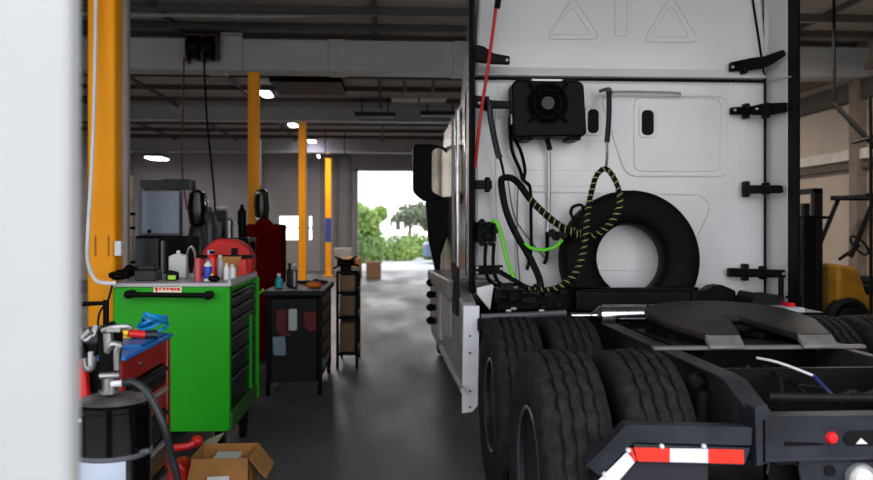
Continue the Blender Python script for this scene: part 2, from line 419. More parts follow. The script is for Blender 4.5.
for (a, b, lab) in ((220.5, 242, 'bolted pale splice plate on the beam beside the hose reel'),):
    mb = MB(); mb.bp(a, 34, b, 70, 12.04, 12.08); mb.bp(a, 32, b, 35, 11.98, 12.08)
    for x in (a + 3, b - 3):
        for y in (40, 66): mb.cyl(at(x, y, 12.04), at(x, y, 12.02), .012, n=8)
    solo(mb, 'splice_plate', beam_m, lab, 'plate')

# ============================================================ TRUCK
T = thing('semi_truck', 'white sleeper-cab semi truck parked nose-in, seen from behind with bare frame', 'truck', (1.8, 4.1, 0))
YW = 6.1
def tpart(mb, name, m, parent=T, label=None, **k):
    o = mb.build(name, m, parent, **k)
    if label: o['label'] = label
    return o
cl = at(482, 200, YW).x - .06; cr = at(767, 200, YW).x
zs = at(620, 79.5, YW).z     # seam height
zb = at(600, 302, YW).z
# --- cab lower body, upper roof cap
mb = MB()
mb.prism([(cl, YW), (cr, YW), (cr, 9.4), (cr - .12, 10.1), (cl + .12, 10.1), (cl, 9.4)], 'XY', zb, zs - .006)
cab = tpart(mb, 'cab', white, bevel=.03)
mb = MB()
def ring(z, ins, yb, yf): return [(cl + ins, yb, z), (cr - ins, yb, z), (cr - ins - .12, yf, z), (cl + ins + .12, yf, z)]
R0 = ring(zs + .012, .0, YW - .015, 8.8); R1 = ring(zs + .6, .035, YW, 8.6); R2 = ring(3.75, .1, YW + .02, 8.3)
vs = R0 + R1 + R2
fs = [(0, 1, 2, 3), (8, 11, 10, 9)] + [(a + i, a + 4 + i, a + 4 + (i + 1) % 4, a + (i + 1) % 4) for a in (0, 4) for i in range(4)]
mb._add(vs, fs); cap = tpart(mb, 'roof_fairing', white, bevel=.02)
mb = MB(); mb.box(cl + .01, YW - .006, zs - .008, cr - .005, YW + .05, zs + .006); tpart(mb, 'seam_gasket', rubber)
# bright flange ledge just above the seam
mb = MB(); mb.prism([(YW - .035, zs + .016), (YW + .02, zs + .016), (YW + .02, zs + .1), (YW - .012, zs + .085)], 'YZ', cl + .02, cr - .02); tpart(mb, 'roof_flange', white, cap, bevel=.008)
mb = MB(); mb.tp([(766, 82, 6.05), (788, 77, 5.72), (802, 75, 5.56)], .005, 6, smooth=False); tpart(mb, 'seam_trim', alu, cap)
# embossed shapes on the upper wall
def wallY(z): return YW - .015 + (z - zs) * .025
def emboss(pts, parent, d0=.012, r=.0, close=True, rad=.007, m=white, name='raised_line'):
    mb = MB(); P = []
    for x, y in pts:
        Yt = YW
        for _ in range(3):
            q = at(x, y, Yt); Yt = (wallY(q.z) if q.z > zs else YW) - d0 + .012
        P.append(at(x, y, Yt - .002))
    mb.tube(P, rad, 6, smooth=False, closed=close)
    return tpart(mb, name, m, parent)
emboss(round_poly([(573, -4), (601, 39), (546, 39)], 9), cap, rad=.006)
emboss(round_poly([(572, 6), (591, 34.5), (548.5, 34.5)], 6), cap, rad=.004)
emboss(round_poly([(671, -6), (700, 42), (643, 42)], 9), cap, rad=.006)
emboss(round_poly([(671, 4), (690, 37), (650, 37)], 6), cap, rad=.004)
emboss(round_poly([(615, -10), (627, -10), (627, 36), (615, 36)], 2), cap, rad=.004)
# lower wall details
emboss(round_poly([(600, 95), (728, 96), (729, 176), (626, 176)], 12), cab, rad=.009)
emboss(round_poly([(634, 97), (721, 98), (720, 171), (634, 171)], 9), cab, rad=.006)
emboss(round_poly([(498, 81), (509, 81), (509, 118), (498, 118)], 3), cab, rad=.004)
emboss(round_poly([(525, 170), (596, 170), (596, 186), (525, 186)], 2), cab, rad=.003)
emboss([(533, 192), (600, 193)], cab, close=False, rad=.007)
emboss([(495, 95), (496, 200), (498, 280)], cab, close=False, rad=.005)
emboss([(515, 140), (516, 285)], cab, close=False, rad=.005)
emboss([(731, 83), (732, 200), (726, 215), (708, 240)], cab, close=False, rad=.006)
emboss([(660, 194), (700, 195), (708, 202), (709, 212), (697, 238)], cab, close=False, rad=.006)
emboss([(745, 84), (744, 290)], cab, close=False, rad=.004)
emboss([(738, 130), (739, 175)], cab, close=False, rad=.007)
emboss([(700, 264), (728, 265)], cab, close=False, rad=.003)
emboss([(598, 270), (664, 271)], cab, close=False, rad=.004)
# grab rail strip under the seam, right of the AC unit
mb = MB(); mb.tp([(606, 92, 6.0), (640, 92, 6.0), (676, 93, 6.0), (680, 95, 6.05)], .010); tpart(mb, 'grab_rail', alu, cab)
# vents / latches
for a, b, c_, d_ in ((588, 109, 599, 133), (642, 110, 654, 135)):
    A = at(a, d_, YW - .02); B = at(c_, b, YW - .02)
    mb = MB(); mb.prism(rr(A.x - .02, A.z - .02, B.x + .02, B.z + .02, .03), 'XZ', YW - .012, YW + .01); h = tpart(mb, 'latch_bezel', white, cab, bevel=.004)
    mb = MB(); mb.prism(rr(A.x, A.z, B.x, B.z, .035), 'XZ', YW - .022, YW); tpart(mb, 'latch', black, cab, bevel=.006)
# --- side extenders
for side in (0, 1):
    x = cl if side == 0 else cr
    s = 1 if side else -1
    Yr = 5.74
    o_ = MB()
    if side:
        xe = at(787.5, 200, Yr).x
        top = 3.75
        vs = [(x, YW + .05, zb), (xe, Yr, zb), (xe, Yr, top), (x - .0, YW + .05, top), (x + .03, YW + .05, zb), (xe + .03, Yr, zb), (xe + .03, Yr, top), (x + .03, YW + .05, top)]
    else:
        xe = at(473, 200, Yr).x
        top = 3.75
        vs = [(x, YW + .3, zb), (xe, Yr, zb), (xe, Yr, top), (x, YW + .3, top), (x - .03, YW + .3, zb), (xe - .03, Yr, zb), (xe - .03, Yr, top), (x - .03, YW + .3, top)]
    o_._add(vs, [(0, 1, 2, 3), (4, 7, 6, 5), (0, 4, 5, 1), (3, 2, 6, 7), (1, 5, 6, 2), (0, 3, 7, 4)])
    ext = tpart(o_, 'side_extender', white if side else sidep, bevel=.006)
    mb = MB()
    if side:
        xa = at(788, 200, Yr).x; xb2 = at(801, 200, 5.55).x
        mb.prism([(xa, Yr + .01), (xb2 - .02, 5.55), (xb2, 5.56), (xa + .05, Yr + .03)], 'XY', zb - .05, 3.75)
    else:
        xa = at(475.5, 200, Yr).x; xb2 = at(470, 200, 5.6).x
        mb.prism([(xa, Yr + .01), (xb2 + .02, 5.6), (xb2 - .005, 5.6), (xa - .045, Yr + .03)], 'XY', at(472, 293, 5.7).z, 3.75)
    tpart(mb, 'rubber_edge', rubber, ext, bevel=.005)
# dark vertical gap line along the right corner
mb = MB(); mb.tube([at(752, -5, YW - .01), at(765, 80, YW - .02), at(765, 295, YW - .02)], .009, smooth=False); tpart(mb, 'corner_seal', rubber)
# --- straps / hinge brackets
def bracket(pts, bolts, Y=5.98, lugs=()):
    mb = MB()
    yf = (lambda x: 6.02 - .33 * min(1, max(0, (x - 750) / 36))) if pts[0][0] > 600 else (lambda x: Y)
    def slab(P, d0, d1):
        F_ = [at(x, y, yf(x) + d0) for x, y in P]; n = len(P); dv = Vector((0, d1 - d0, 0))
        mb._add(F_ + [p + dv for p in F_], [list(range(n)), list(range(2 * n - 1, n - 1, -1))] + [(k, n + k, n + (k + 1) % n, (k + 1) % n) for k in range(n)])
    slab(pts, 0, .05)
    for lx, l0, l1 in lugs: slab([(lx - 2.5, l0), (lx + 2.5, l0), (lx + 2.5, l1), (lx - 2.5, l1)], -.015, .06)
    b = tpart(mb, 'extender_bracket', blackm, bevel=.008)
    for x, y in bolts:
        mb = MB(); mb.lathe([(0, -.012), (.010, -.009), (.013, 0), (.013, .012)], 'Y', at(x, y, yf(x) - .005), 12); tpart(mb, 'bolt_head', silverm, b)
bracket([(731, 62), (750, 58), (764, 56), (784, 49), (787, 55), (775, 63), (765, 68), (748, 70), (731, 71)], [(733, 67)], Y=5.68, lugs=((746, 59, 73),))
bracket([(732, 107), (752, 106), (764, 103), (788, 102), (788, 112), (770, 115), (750, 114), (732, 114)], [(735, 110), (757, 109)], Y=5.68, lugs=((748, 103, 118), (768, 102, 118)))
bracket([(744, 185), (783, 185), (784, 193), (744, 194)], [], Y=5.68, lugs=((748, 181, 197), (768, 182, 195)))
bracket([(729, 268), (786, 270), (786, 278), (729, 277)], [(732, 272), (784, 274)], Y=5.68, lugs=((747, 264, 281), (765, 266, 280)))
bracket([(474, 44), (484, 46), (494, 53), (510, 56), (510, 64), (490, 63), (474, 61)], [(507, 60)], Y=5.8)
bracket([(474, 95), (484, 96), (486, 100), (511, 101), (511, 108), (484, 108), (474, 107)], [(479, 103)], Y=5.8, lugs=((487, 96, 110),))
bracket([(475, 180), (492, 180), (492, 189), (475, 189)], [], Y=5.85, lugs=((488, 177, 192),))
bracket([(475, 266), (503, 265), (503, 274), (475, 275)], [(477, 268), (477, 273), (501, 269)], Y=5.85)
# --- AC / fan unit
A = at(512, 137, 5.82); B = at(584, 81, 5.82)
mb = MB(); mb.prism([(A.x + .01, A.z + .03), (A.x + .03, A.z), (B.x - .0, A.z + .01), (B.x + .02, A.z + .04), (B.x, B.z - .03), (B.x - .03, B.z), (A.x + .03, B.z), (A.x, B.z - .03)], 'XZ', 5.82, 6.02)
fanbox = tpart(mb, 'cooling_unit', black, bevel=.012)
fc = at(548, 103, 5.80)
mb = MB()
for r in (.15, .10): mb.lathe([(r - .004, -.006), (r + .004, -.006), (r + .004, .01), (r - .004, .01)], 'Y', (fc.x, 5.815, fc.z), 40, closed=True)
for k in range(4):
    a = PI / 4 + k * PI / 2; d = Vector((math.cos(a), 0, math.sin(a)))
    mb.tube([fc + d * .05, fc + d * .2], .011, 6, smooth=False)
tpart(mb, 'fan_grille', mat('fan_black', (5, 5, 6), .6, spec=.1), fanbox)
mb = MB(); mb.cyl((fc.x, 5.812, fc.z), (fc.x, 5.825, fc.z), .148, n=40); tpart(mb, 'fan_opening', mat('fan_black2', (3, 3, 4), .8, spec=.05), fanbox)
mb = MB(); mb.cyl((fc.x, 5.795, fc.z), (fc.x, 5.82, fc.z), .047, n=24); tpart(mb, 'fan_hub', mat('fan_hub_grey', (52, 52, 52), .6), fanbox)
for a, b in ((517, 530), (564, 578)):
    mb = MB(); mb.bp(a, 78, b, 84, 5.85, 6.08); mb.bp(a + 5, 135, b + 3, 140, 5.86, 6.08); tpart(mb, 'mount_foot', black, fanbox, bevel=.006)
mb = MB(); mb.bp(532, 79, 563, 81, 5.9, 6.05); tpart(mb, 'mount_strip', alu, fanbox)
# conduits below unit
mb = MB(); mb.tp([(547, 140, 6.0), (549, 150, 6.03), (549, 200, 6.05), (548, 232, 6.05), (546, 262, 6.05)], .014); tpart(mb, 'drain_tube', alu)
mb = MB(); mb.tp([(547, 139, 5.98), (550, 150, 5.98)], .02); mb.tp([(547, 232, 6.0), (547, 256, 6.02), (544, 264, 6.03)], .014); tpart(mb, 'tube_sleeve', black)
for pts in ([(511, 115, 5.9), (510, 125, 5.9), (512, 150, 5.95), (520, 170, 6.0), (523, 180, 6.0), (530, 188, 6.0), (531, 220, 6.03), (531, 250, 6.03), (527, 270, 6.03)],
            [(514, 138, 5.9), (521, 152, 5.95), (525, 170, 6.0), (524, 180, 6.0), (530, 186, 6.0)]):
    mb = MB(); mb.tp(pts, .013); tpart(mb, 'cable', black)
for pts in ([(508, 180, 6.0), (514, 215, 6.04), (526, 235, 6.05), (545, 258, 6.05)], [(518, 186, 6.04), (517, 240, 6.05), (520, 282, 6.05)]):
    mb = MB(); mb.tp(pts, .005, 6); tpart(mb, 'thin_wire', midgrey)
mb = MB(); mb.bp(511, 114, 515, 124, 5.86, 5.92); tpart(mb, 'connector', silverm)
# hanging spring straps
mb = MB(); mb.tp([(489, 100, 5.75), (491, 120, 5.75), (497, 150, 5.78), (500, 158, 5.78)], .022); tpart(mb, 'hose_hanger', navy, label='dark blue rubber hose hanger')
mb = MB(); mb.tp([(500, 157, 5.78), (503, 170, 5.8), (504, 177, 5.8)], .01); tpart(mb, 'hanger_hook', blackm)
mb = MB(); mb.tp([(609, 92, 5.9), (609, 115, 5.85), (607, 142, 5.8)], .02); tpart(mb, 'hose_hanger', navy, label='dark blue rubber hose hanger')
mb = MB(); mb.tp([(607, 142, 5.8), (607, 158, 5.78), (606, 167, 5.76)], .01); tpart(mb, 'hanger_hook', silverm)
mb = MB(); mb.tp([(600, 91, 6.0), (609, 89, 5.92), (612, 94, 5.9)], .014); tpart(mb, 'hanger_hook', silverm)
mb = MB(); mb.tp([(498, -8, 5.68), (489, 60, 5.68), (480, 120, 5.68), (475, 168, 5.7)], .012); tpart(mb, 'pull_cord', redcord, label='bright red cord')
mb = MB(); mb.tp([(499, -5, 5.66), (497, 8, 5.66)], .022); tpart(mb, 'cord_grip', black)
# --- air hoses
H1 = [(532, 288, 5.6), (540, 290, 5.58), (539, 278, 5.6), (530, 258, 5.65), (515, 232, 5.68), (506, 210, 5.7), (502, 190, 5.72), (502, 179, 5.74), (511, 178, 5.74), (519, 184, 5.72), (530, 199, 5.68), (545, 214, 5.64), (562, 227, 5.6), (580, 235, 5.56)]
mb = MB(); mb.tp(H1, .025, 10); tpart(mb, 'air_hose', black)
H2 = [(573, 230, 5.58), (590, 236, 5.54), (606, 228, 5.5), (617, 213, 5.5), (620, 197, 5.5), (615, 180, 5.52), (606, 169, 5.55), (597, 175, 5.55), (592, 190, 5.52), (588, 210, 5.48), (585, 240, 5.46), (581, 260, 5.46), (573, 276, 5.46), (560, 286, 5.46), (545, 290, 5.5), (528, 288, 5.55), (512, 279, 5.6), (500, 272, 5.65)]
mb = MB(); mb.tp(H2, .018, 10); hz = tpart(mb, 'air_hose', black, label='black hose with green-yellow spiral wrap')
def spiral(pts, rad, parent):
    P = [at(*p) for p in pts]; fine = []
    for i in range(len(P) - 1):
        p0, p1, p2, p3 = P[max(0, i - 1)], P[i], P[i + 1], P[min(len(P) - 1, i + 2)]
        for k in range(10):
            t = k / 10; fine.append(.5 * ((2 * p1) + (p2 - p0) * t + (2 * p0 - 5 * p1 + 4 * p2 - p3) * t * t + (3 * p1 - p0 - 3 * p2 + p3) * t ** 3))
    hl = []; acc = 0
    for i in range(len(fine) - 1):
        d = fine[i + 1] - fine[i]; L_ = d.length; dn = d.normalized(); u = dn.cross(Vector((0, 1, 0))).normalized(); w = dn.cross(u)
        for k in range(4):
            q = fine[i] + d * k / 4; ang = (acc + L_ * k / 4) * 2 * PI / .045
            hl.append(q + (u * math.cos(ang) + w * math.sin(ang)) * rad)
        acc += L_
    mb = MB(); mb.tube(hl, .0042, 5, smooth=False); tpart(mb, 'spiral_wrap', hosewrap, parent)
spiral(H2[:-2], .0188, hz)
spiral(H1[-4:], .025, hz)
mb = MB(); mb.tp([(492, 221, 5.62), (497, 223, 5.6), (502, 238, 5.6), (507, 260, 5.6), (514, 278, 5.6)], .0135, 10); tpart(mb, 'green_hose', greenhose)
mb = MB(); mb.tp([(525, 243, 5.62), (531, 248, 5.6), (543, 250, 5.6), (555, 247, 5.6), (562, 240, 5.62)], .012, 10); tpart(mb, 'green_hose', greenhose)
mb = MB()
for x, y in ((482, 222), (489, 225), (495, 223), (480, 232), (488, 236), (495, 231), (482, 243), (491, 243)): mb.cyl(at(x, y, 5.72), at(x, y, 5.9), .024, n=10)
mb.bp(477, 222, 496, 242, 5.78, 5.95); tpart(mb, 'gladhand_cluster', black, bevel=.004)
mb = MB(); mb.cyl(at(556, 236, 5.65), at(556, 236, 5.8), .035, n=10); mb.cyl(at(563, 234, 5.6), at(563, 234, 5.8), .035, n=10); mb.cyl(at(552, 233, 5.6), at(552, 233, 5.8), .03, n=10); tpart(mb, 'gladhand_plug', black)
for x0 in (486, 494):
    mb = MB(); mb.tp([(x0, 243, 5.75), (x0 - 1, 262, 5.72), (x0 + 1, 276, 5.7), (x0 + 9, 285, 5.6), (x0 + 26, 284, 5.55)], .013); tpart(mb, 'brake_line', black)
mb = MB(); mb.tp([(576, 222, 5.7), (571, 214, 5.72), (573, 207, 5.74), (581, 205, 5.74), (584, 210, 5.72)], .012); tpart(mb, 'carrier_hook', black)
# white lower corner piece, left
mb = MB(); mb.pp([(477, 288), (494, 284), (490, 310), (484, 303), (477, 294)], 5.6, 5.64); tpart(mb, 'corner_gusset', white, bevel=.003)
# --- cab left side details
xs = cl - .03
mb = MB()
for Y0, Y1, z0, z1 in ((6.95, 7.15, 1.75, 2.6),): mb.box(xs + .015, Y0, z0, xs + .04, Y1, z1)
tpart(mb, 'side_window', screen, bevel=.01)
for Y in (6.5, 7.4, 7.9):
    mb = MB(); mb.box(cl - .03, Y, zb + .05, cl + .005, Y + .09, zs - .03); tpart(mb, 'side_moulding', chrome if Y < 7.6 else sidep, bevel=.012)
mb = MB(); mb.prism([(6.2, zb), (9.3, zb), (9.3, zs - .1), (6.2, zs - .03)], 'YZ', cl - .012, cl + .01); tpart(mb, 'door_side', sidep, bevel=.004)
# mirror
mb = MB(); A = at(413, 201, 8.9); B = at(433, 144, 8.9); 
mb.prism(round_poly([(A.x, A.z + .1), (A.x + .12, A.z), (at(452, 200, 8.9).x, A.z - .02), (at(452, 200, 8.9).x, B.z - .06), (B.x, B.z), (A.x, B.z)], .05), 'XZ', 8.9, 9.12); mir = tpart(mb, 'mirror', black, bevel=.02)
mb = MB(); mb.pp(round_poly([(432, 150), (440, 147), (451, 158), (453, 188), (445, 198), (432, 192)], 4), 8.88, 8.905); tpart(mb, 'mirror_glass', mirror_m, mir)
mb = MB(); mb.pp([(426, 200), (449, 196), (449, 232), (441, 255), (440, 277), (436, 272), (429, 240)], 8.7, 8.95); tpart(mb, 'mirror_arm', black, bevel=.02)
mb = MB(); mb.ball(at(433, 200, 8.85), .06, .7, 1, .5); tpart(mb, 'arm_joint', chrome, mir)
# chassis fairing (left)
zf = at(470, 306, 5.25).z; zg = at(470, 412, 5.25).z
A = at(462, 306, 5.25); B = at(478, 306, 5.25)
mb = MB(); mb.prism([(A.x, zg - .01), (A.x + .07, zg), (B.x, zg + .04), (B.x + .01, zf), (A.x + .01, zf)], 'XZ', 5.25, 5.28); fl = tpart(mb, 'fairing_flange', mat('light_grey_flange', (214, 214, 220), .5, 0, .06), bevel=.004)
for y in (336, 353, 391, 407):
    mb = MB(); p = at(470, y, 5.25); mb.cyl((p.x, 5.245, p.z), (p.x, 5.256, p.z), .007, n=10); tpart(mb, 'bolt_hole', black, fl)
mb = MB(); mb.prism([(5.28, zf + .02), (5.28, zg + .15), (6.3, .42), (9.0, .38), (9.3, .5), (9.3, 1.0), (7.2, 1.12), (6.2, 1.18)], 'YZ', A.x + .0, A.x + .1); tpart(mb, 'chassis_fairing', fairing_m, bevel=.02)
XFa = A.x
def sidepoly(pts, X0, X1):
    P = [atX(x, y, X0) for x, y in pts]; m_ = MB(); m_.prism([(p.y, p.z) for p in P], 'YZ', X0, X1); return m_
tpart(sidepoly([(451, 262), (457, 268), (457, 316), (452, 312)], XFa - .012, XFa + .004), 'recess', black)
tpart(sidepoly([(437.5, 278), (440, 277), (440, 340), (438, 338)], XFa - .02, XFa + .004), 'edge_trim', alu)
tpart(sidepoly([(441, 283), (450, 289), (450, 337), (441, 332)], XFa - .014, XFa + .004), 'access_panel', mat('brownish_panel', (150, 146, 140), .35, .2, .3, 5))
tpart(sidepoly([(440, 345), (461, 388), (461, 393), (439, 349)], XFa - .016, XFa + .004), 'lower_trim', alu)
mb = MB(); mb.prism([(5.8, 1.18), (8.8, 1.1), (8.8, .98), (5.9, 1.02)], 'YZ', A.x - .05, A.x + .3); tpart(mb, 'step_ledge', fairing_m, bevel=.02)
for k, (y0, z0) in enumerate(((8.2, .75), (8.2, .88), (8.2, 1.0), (8.2, .62))):
    mb = MB(); mb.ball((A.x - .05, y0, z0), .05, .9, 1, .8); mb.box(A.x - .06, y0 - .03, z0 - .03, A.x + .02, y0 + .03, z0 + .03); tpart(mb, 'step_bumper', black)
mb = MB(); mb.prism([(9.4, .45), (9.4, 1.9), (10.2, 2.0), (11.0, 1.55), (11.2, .5)], 'YZ', cl - .02, cr + .02); tpart(mb, 'hood', white, bevel=.08)
mb = MB(); mb.prism([(9.35, zs - .05), (9.9, 1.95), (10.4, 1.9), (10.3, 1.7), (9.3, 1.7)], 'YZ', cl + .1, cr - .1); tpart(mb, 'windshield', screen)
mb = MB(); mb.box(.75, 5.6, .55, .95, 9.0, .95); tpart(mb, 'battery_box', blackm, bevel=.02)
mb = MB(); mb.cyl((2.85, 5.5, .62), (2.85, 8.8, .62), .3, n=28); tpart(mb, 'fuel_tank', chrome)

# --- wheels
def tyre_profile():
    pr = [(.262, -.095), (.285, -.118), (.33, -.136), (.40, -.143), (.455, -.14), (.49, -.131), (.503, -.118)]
    fl_ = [0] * len(pr)
    ribs = [-.118, -.073, -.025, .025, .073, .118]; gw = .0085
    for gi, g in enumerate((-.073, -.025, .025, .073)):
        crown = .512 - abs(g) * .04
        pr += [(crown, g - gw), (crown - .016, g - gw * .6), (crown - .016, g + gw * .6), (crown, g + gw)]; fl_ += [1] * 4
    pr += [(.503, .118), (.49, .131), (.455, .14), (.40, .143), (.33, .136), (.285, .118), (.262, .095)]
    fl_ += [0] * 7
    return pr, fl_
TP, TF = tyre_profile()
def tyre_fn(i, j, r, h):
    if TF[j]:
        ph = (i % 6)
        h += .0045 * (abs(ph - 3) - 1.5) / 1.5
        if i % 6 == 0 and r > .5: r -= .009
    return r, h
def make_tyre(cx, cy, cz, axis, parent, M=None, hub_out=-1):
    mb = MB(); mb.lathe(TP, axis, (cx, cy, cz), 168, fn=tyre_fn, closed=True, M=M)
    return mb
first = None
def wheel(cx, cy, outer, side):
    global first
    if first is None:
        mb = make_tyre(cx, cy, .515, 'X', T)
        w = tpart(mb, 'tyre', tread_m, angle=50)
        first = w; w['_c'] = (cx, cy)
        me = w.data
    else:
        w = first.copy(); COL.objects.link(w)
        w.location = (cx - first['_c'][0], cy - first['_c'][1], 0)
    return w
def rims(cx, cy, side, outer):
    s = side
    mb = MB()
    if outer:  # dished disc, deep
        pr = [(.262, s * .10), (.270, s * .118), (.258, s * .12), (.25, s * .10), (.245, s * .02), (.235, -s * .02), (.21, -s * .03), (.14, -s * .03), (.12, -s * .01), (.11, s * .05), (.0001, s * .05)]
    else:
        pr = [(.262, s * .10), (.25, s * .09), (.24, -s * .05), (.0001, -s * .05)]
    mb.lathe(pr, 'X', (cx, cy, .515), 48)
    return mb
wheels = []
for cy in (3.45, 4.75):
    for cx, side, outer in ((.72, -1, 1), (1.05, -1, 0), (2.55, 1, 0), (2.88, 1, 1)):
        w = wheel(cx, cy, outer, side)
        mb = rims(cx, cy, side, outer)
        # rim vertices are in world; w carries an offset, so undo it
        loc = Vector(w.location)
        for v in mb.v: v -= loc
        r = mb.build('rim', rim_m, w)
        if outer:
            mb = MB(); mb.lathe([(.263, side * .112), (.276, side * .122), (.268, side * .128), (.256, side * .12)], 'X', (cx, cy, .515), 48, closed=True)
            for v in mb.v: v -= loc
            mb.build('rim_edge', rimedge_m, w)
            mb = MB()
            for k in range(10):
                a = 2 * PI * k / 10; mb.cyl((cx - side * .03, cy + .17 * math.cos(a), .515 + .17 * math.sin(a)), (cx + side * .01, cy + .17 * math.cos(a), .515 + .17 * math.sin(a)), .017, n=6)
            for v in mb.v: v -= loc
            mb.build('lug_nuts', alu, w)
for cx, side in ((.74, -1), (2.86, 1)):
    w = wheel(cx, 10.0, 1, side)
    mb = MB(); s = side; mb.lathe([(.262, s * .10), (.25, s * .09), (.24, s * .12), (.12, s * .16), (.0001, s * .17)], 'X', (cx, 10.0, .515), 40)
    loc = Vector(w.location)
    for v in mb.v: v -= loc
    mb.build('rim', alu, w)
for cy in (3.45, 4.75):
    mb = MB(); mb.cyl((.95, cy, .515), (2.65, cy, .515), .09, n=16); mb.ball((1.8, cy, .53), .22); tpart(mb, 'axle', dirty)

# --- frame rails
for x, nm in ((1.37, 'l'), (2.23, 'r')):
    s = 1 if x < 1.8 else -1
    prof = [(2.93, .872), (3.15, .952), (3.25, .958), (9.9, .958), (9.9, .71), (3.3, .71), (2.93, .69)]
    mb = MB(); mb.prism(prof, 'YZ', x - .006, x + .006)
    topp = [(2.93, .872), (3.15, .952), (3.25, .958), (9.9, .958), (9.9, .946), (3.25, .946), (3.155, .94), (2.93, .86)]
    mb.prism(topp, 'YZ', x - .045 * (s > 0) , x + .045 * (s > 0) if s > 0 else x + .045)
    mb.prism([(3.3, .71), (9.9, .71), (9.9, .722), (3.3, .722)], 'YZ', x, x + s * .08)
    tpart(mb, 'frame_rail', mat('dusty_frame', (48, 48, 51), .5, 0, .3, 9, bump=.2, spec=.25), bevel=.004)
for Y in (3.5, 4.1, 4.9, 5.6, 6.6):
    mb = MB(); mb.box(1.37, Y, .74, 2.23, Y + .03, .93); tpart(mb, 'crossmember', blackm)
# rear end beam
YR = 2.87
X0 = at(765, 430, YR).x; Z1 = at(780, 417, YR).z; Z0 = at(780, 462, YR).z
mb = MB(); mb.box(X0, YR, Z0, 3.6 - X0, YR + .012, Z1); mb.box(X0, YR, Z1 - .012, 3.6 - X0, YR + .09, Z1); mb.box(X0, YR, Z0, 3.6 - X0, YR + .07, Z0 + .012)
endb = tpart(mb, 'end_beam', framep, bevel=.004)
mb = MB(); mb.pp([(755, 408), (767, 404), (769, 418), (763, 420), (763, 465), (757, 466)], YR - .02, YR + .06); mb.tp([(763, 463, YR - .02), (769, 463, YR - .02), (767, 474, YR - .02)], .004, 6, smooth=False); tpart(mb, 'rail_end_plate', framep, bevel=.004)
mb = MB(); p = at(832, 438, YR); mb.lathe([(0, -.012), (.017, -.010), (.024, 0), (.024, .01)], 'Y', (p.x, YR, p.z), 24); tpart(mb, 'marker_reflector', redlens, endb, label='round red reflector')
p = at(843, 446, YR); q = at(890, 430, YR)
mb = MB(); mb.prism(rr(p.x, p.z, q.x, q.z, .027), 'XZ', YR - .003, YR + .005); tpart(mb, 'slot_opening', gloss, endb)
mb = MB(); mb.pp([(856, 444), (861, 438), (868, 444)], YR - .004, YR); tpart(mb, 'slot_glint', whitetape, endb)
mb = MB(); mb.pp([(785, 442), (820, 443), (829, 445), (785, 446)], YR - .004, YR); tpart(mb, 'stain_line', blackm, endb)
mb = MB(); mb.pp([(799, 460), (900, 462), (900, 520), (812, 520), (799, 472)], YR + .02, YR + .032); lb = tpart(mb, 'light_bracket', framep, bevel=.003)
mb = MB(); p = at(829.5, 470.5, YR + .02); mb.cyl((p.x, YR + .012, p.z), (p.x, YR + .03, p.z), .02, n=20); tpart(mb, 'bracket_hole', gloss, lb)
p = at(861, 478, YR)
mb = MB(); mb.lathe([(0, -.03), (.02, -.03), (.035, -.024), (.04, -.01), (.04, .02)], 'Y', (p.x, YR, p.z), 28); ll = tpart(mb, 'reverse_lamp', clearlens, lb, label='round clear lamp')
mb = MB(); mb.lathe([(.04, -.01), (.052, -.015), (.055, 0), (.05, .02), (.04, .02)], 'Y', (p.x, YR, p.z), 28, closed=True); tpart(mb, 'lamp_ring', alu, lb)
mb = MB(); mb.pp([(768, 465), (800, 465), (812, 520), (768, 520)], YR + .1, YR + .14); tpart(mb, 'hanger_plate', blackm)
# things between the rails
mb = MB(); mb.tube([at(768, 397, 3.1), at(850, 398, 3.1), (2.2, 3.1, at(850, 398, 3.1).z)], .017, smooth=False); tpart(mb, 'cross_tube', dirty)
for pts, r, m_ in (([(763, 366, 3.6), (775, 372, 3.5), (781, 383, 3.4), (782, 404, 3.2)], .009, dirty), ([(775, 370, 3.6), (790, 380, 3.5), (806, 395, 3.3)], .007, dirty), ([(757, 358, 3.6), (780, 363, 3.5), (814, 376, 3.4)], .006, whitep), ([(814, 376, 3.4), (826, 389, 3.3), (833, 396, 3.2)], .008, mat('blue_line', (30, 50, 120), .4)), ([(795, 385, 3.5), (810, 386, 3.5), (822, 388, 3.5)], .006, dirty), ([(835, 400, 3.2), (850, 392, 3.2), (862, 396, 3.2), (880, 388, 3.2)], .014, dirty), ([(838, 404, 3.15), (852, 398, 3.15), (880, 398, 3.15)], .012, dirty)):
    mb = MB(); mb.tp(pts, r); tpart(mb, 'air_line', m_)
mb = MB(); mb.tp([(728, 371, 3.7), (740, 370, 3.65), (748, 367, 3.6)], .012); mb.cyl(at(730, 372, 3.7), at(753, 373, 3.6), .022, n=10); tpart(mb, 'fitting', dirty)
mb = MB(); mb.cyl(at(752, 371, 3.6), at(763, 371, 3.6), .01, n=8); tpart(mb, 'brass_fitting', rust)
mb = MB(); mb.bp(728, 400, 743, 421, 3.25, 3.28); tag_ = tpart(mb, 'faded_label', mat('orange_white_sticker', (200, 190, 190), .6, rgb2=(205, 110, 60), scale=3)); 
mb = MB(); mb.cyl(at(694, 380, 3.45), at(703, 390, 3.4), .045, n=14); mb.cyl(at(703, 390, 3.4), at(700, 440, 3.4), .035, n=14); tpart(mb, 'shock_absorber', dirty)
mb = MB(); mb.lathe([(.02, .45), (.11, .47), (.13, .55), (.12, .68), (.12, .78), (.04, .8)], 'Z', (1.27, 3.95, 0), 20); mb.lathe([(.02, .45), (.11, .47), (.13, .55), (.12, .68), (.12, .78), (.04, .8)], 'Z', (2.33, 3.95, 0), 20); tpart(mb, 'air_springs', rubber)
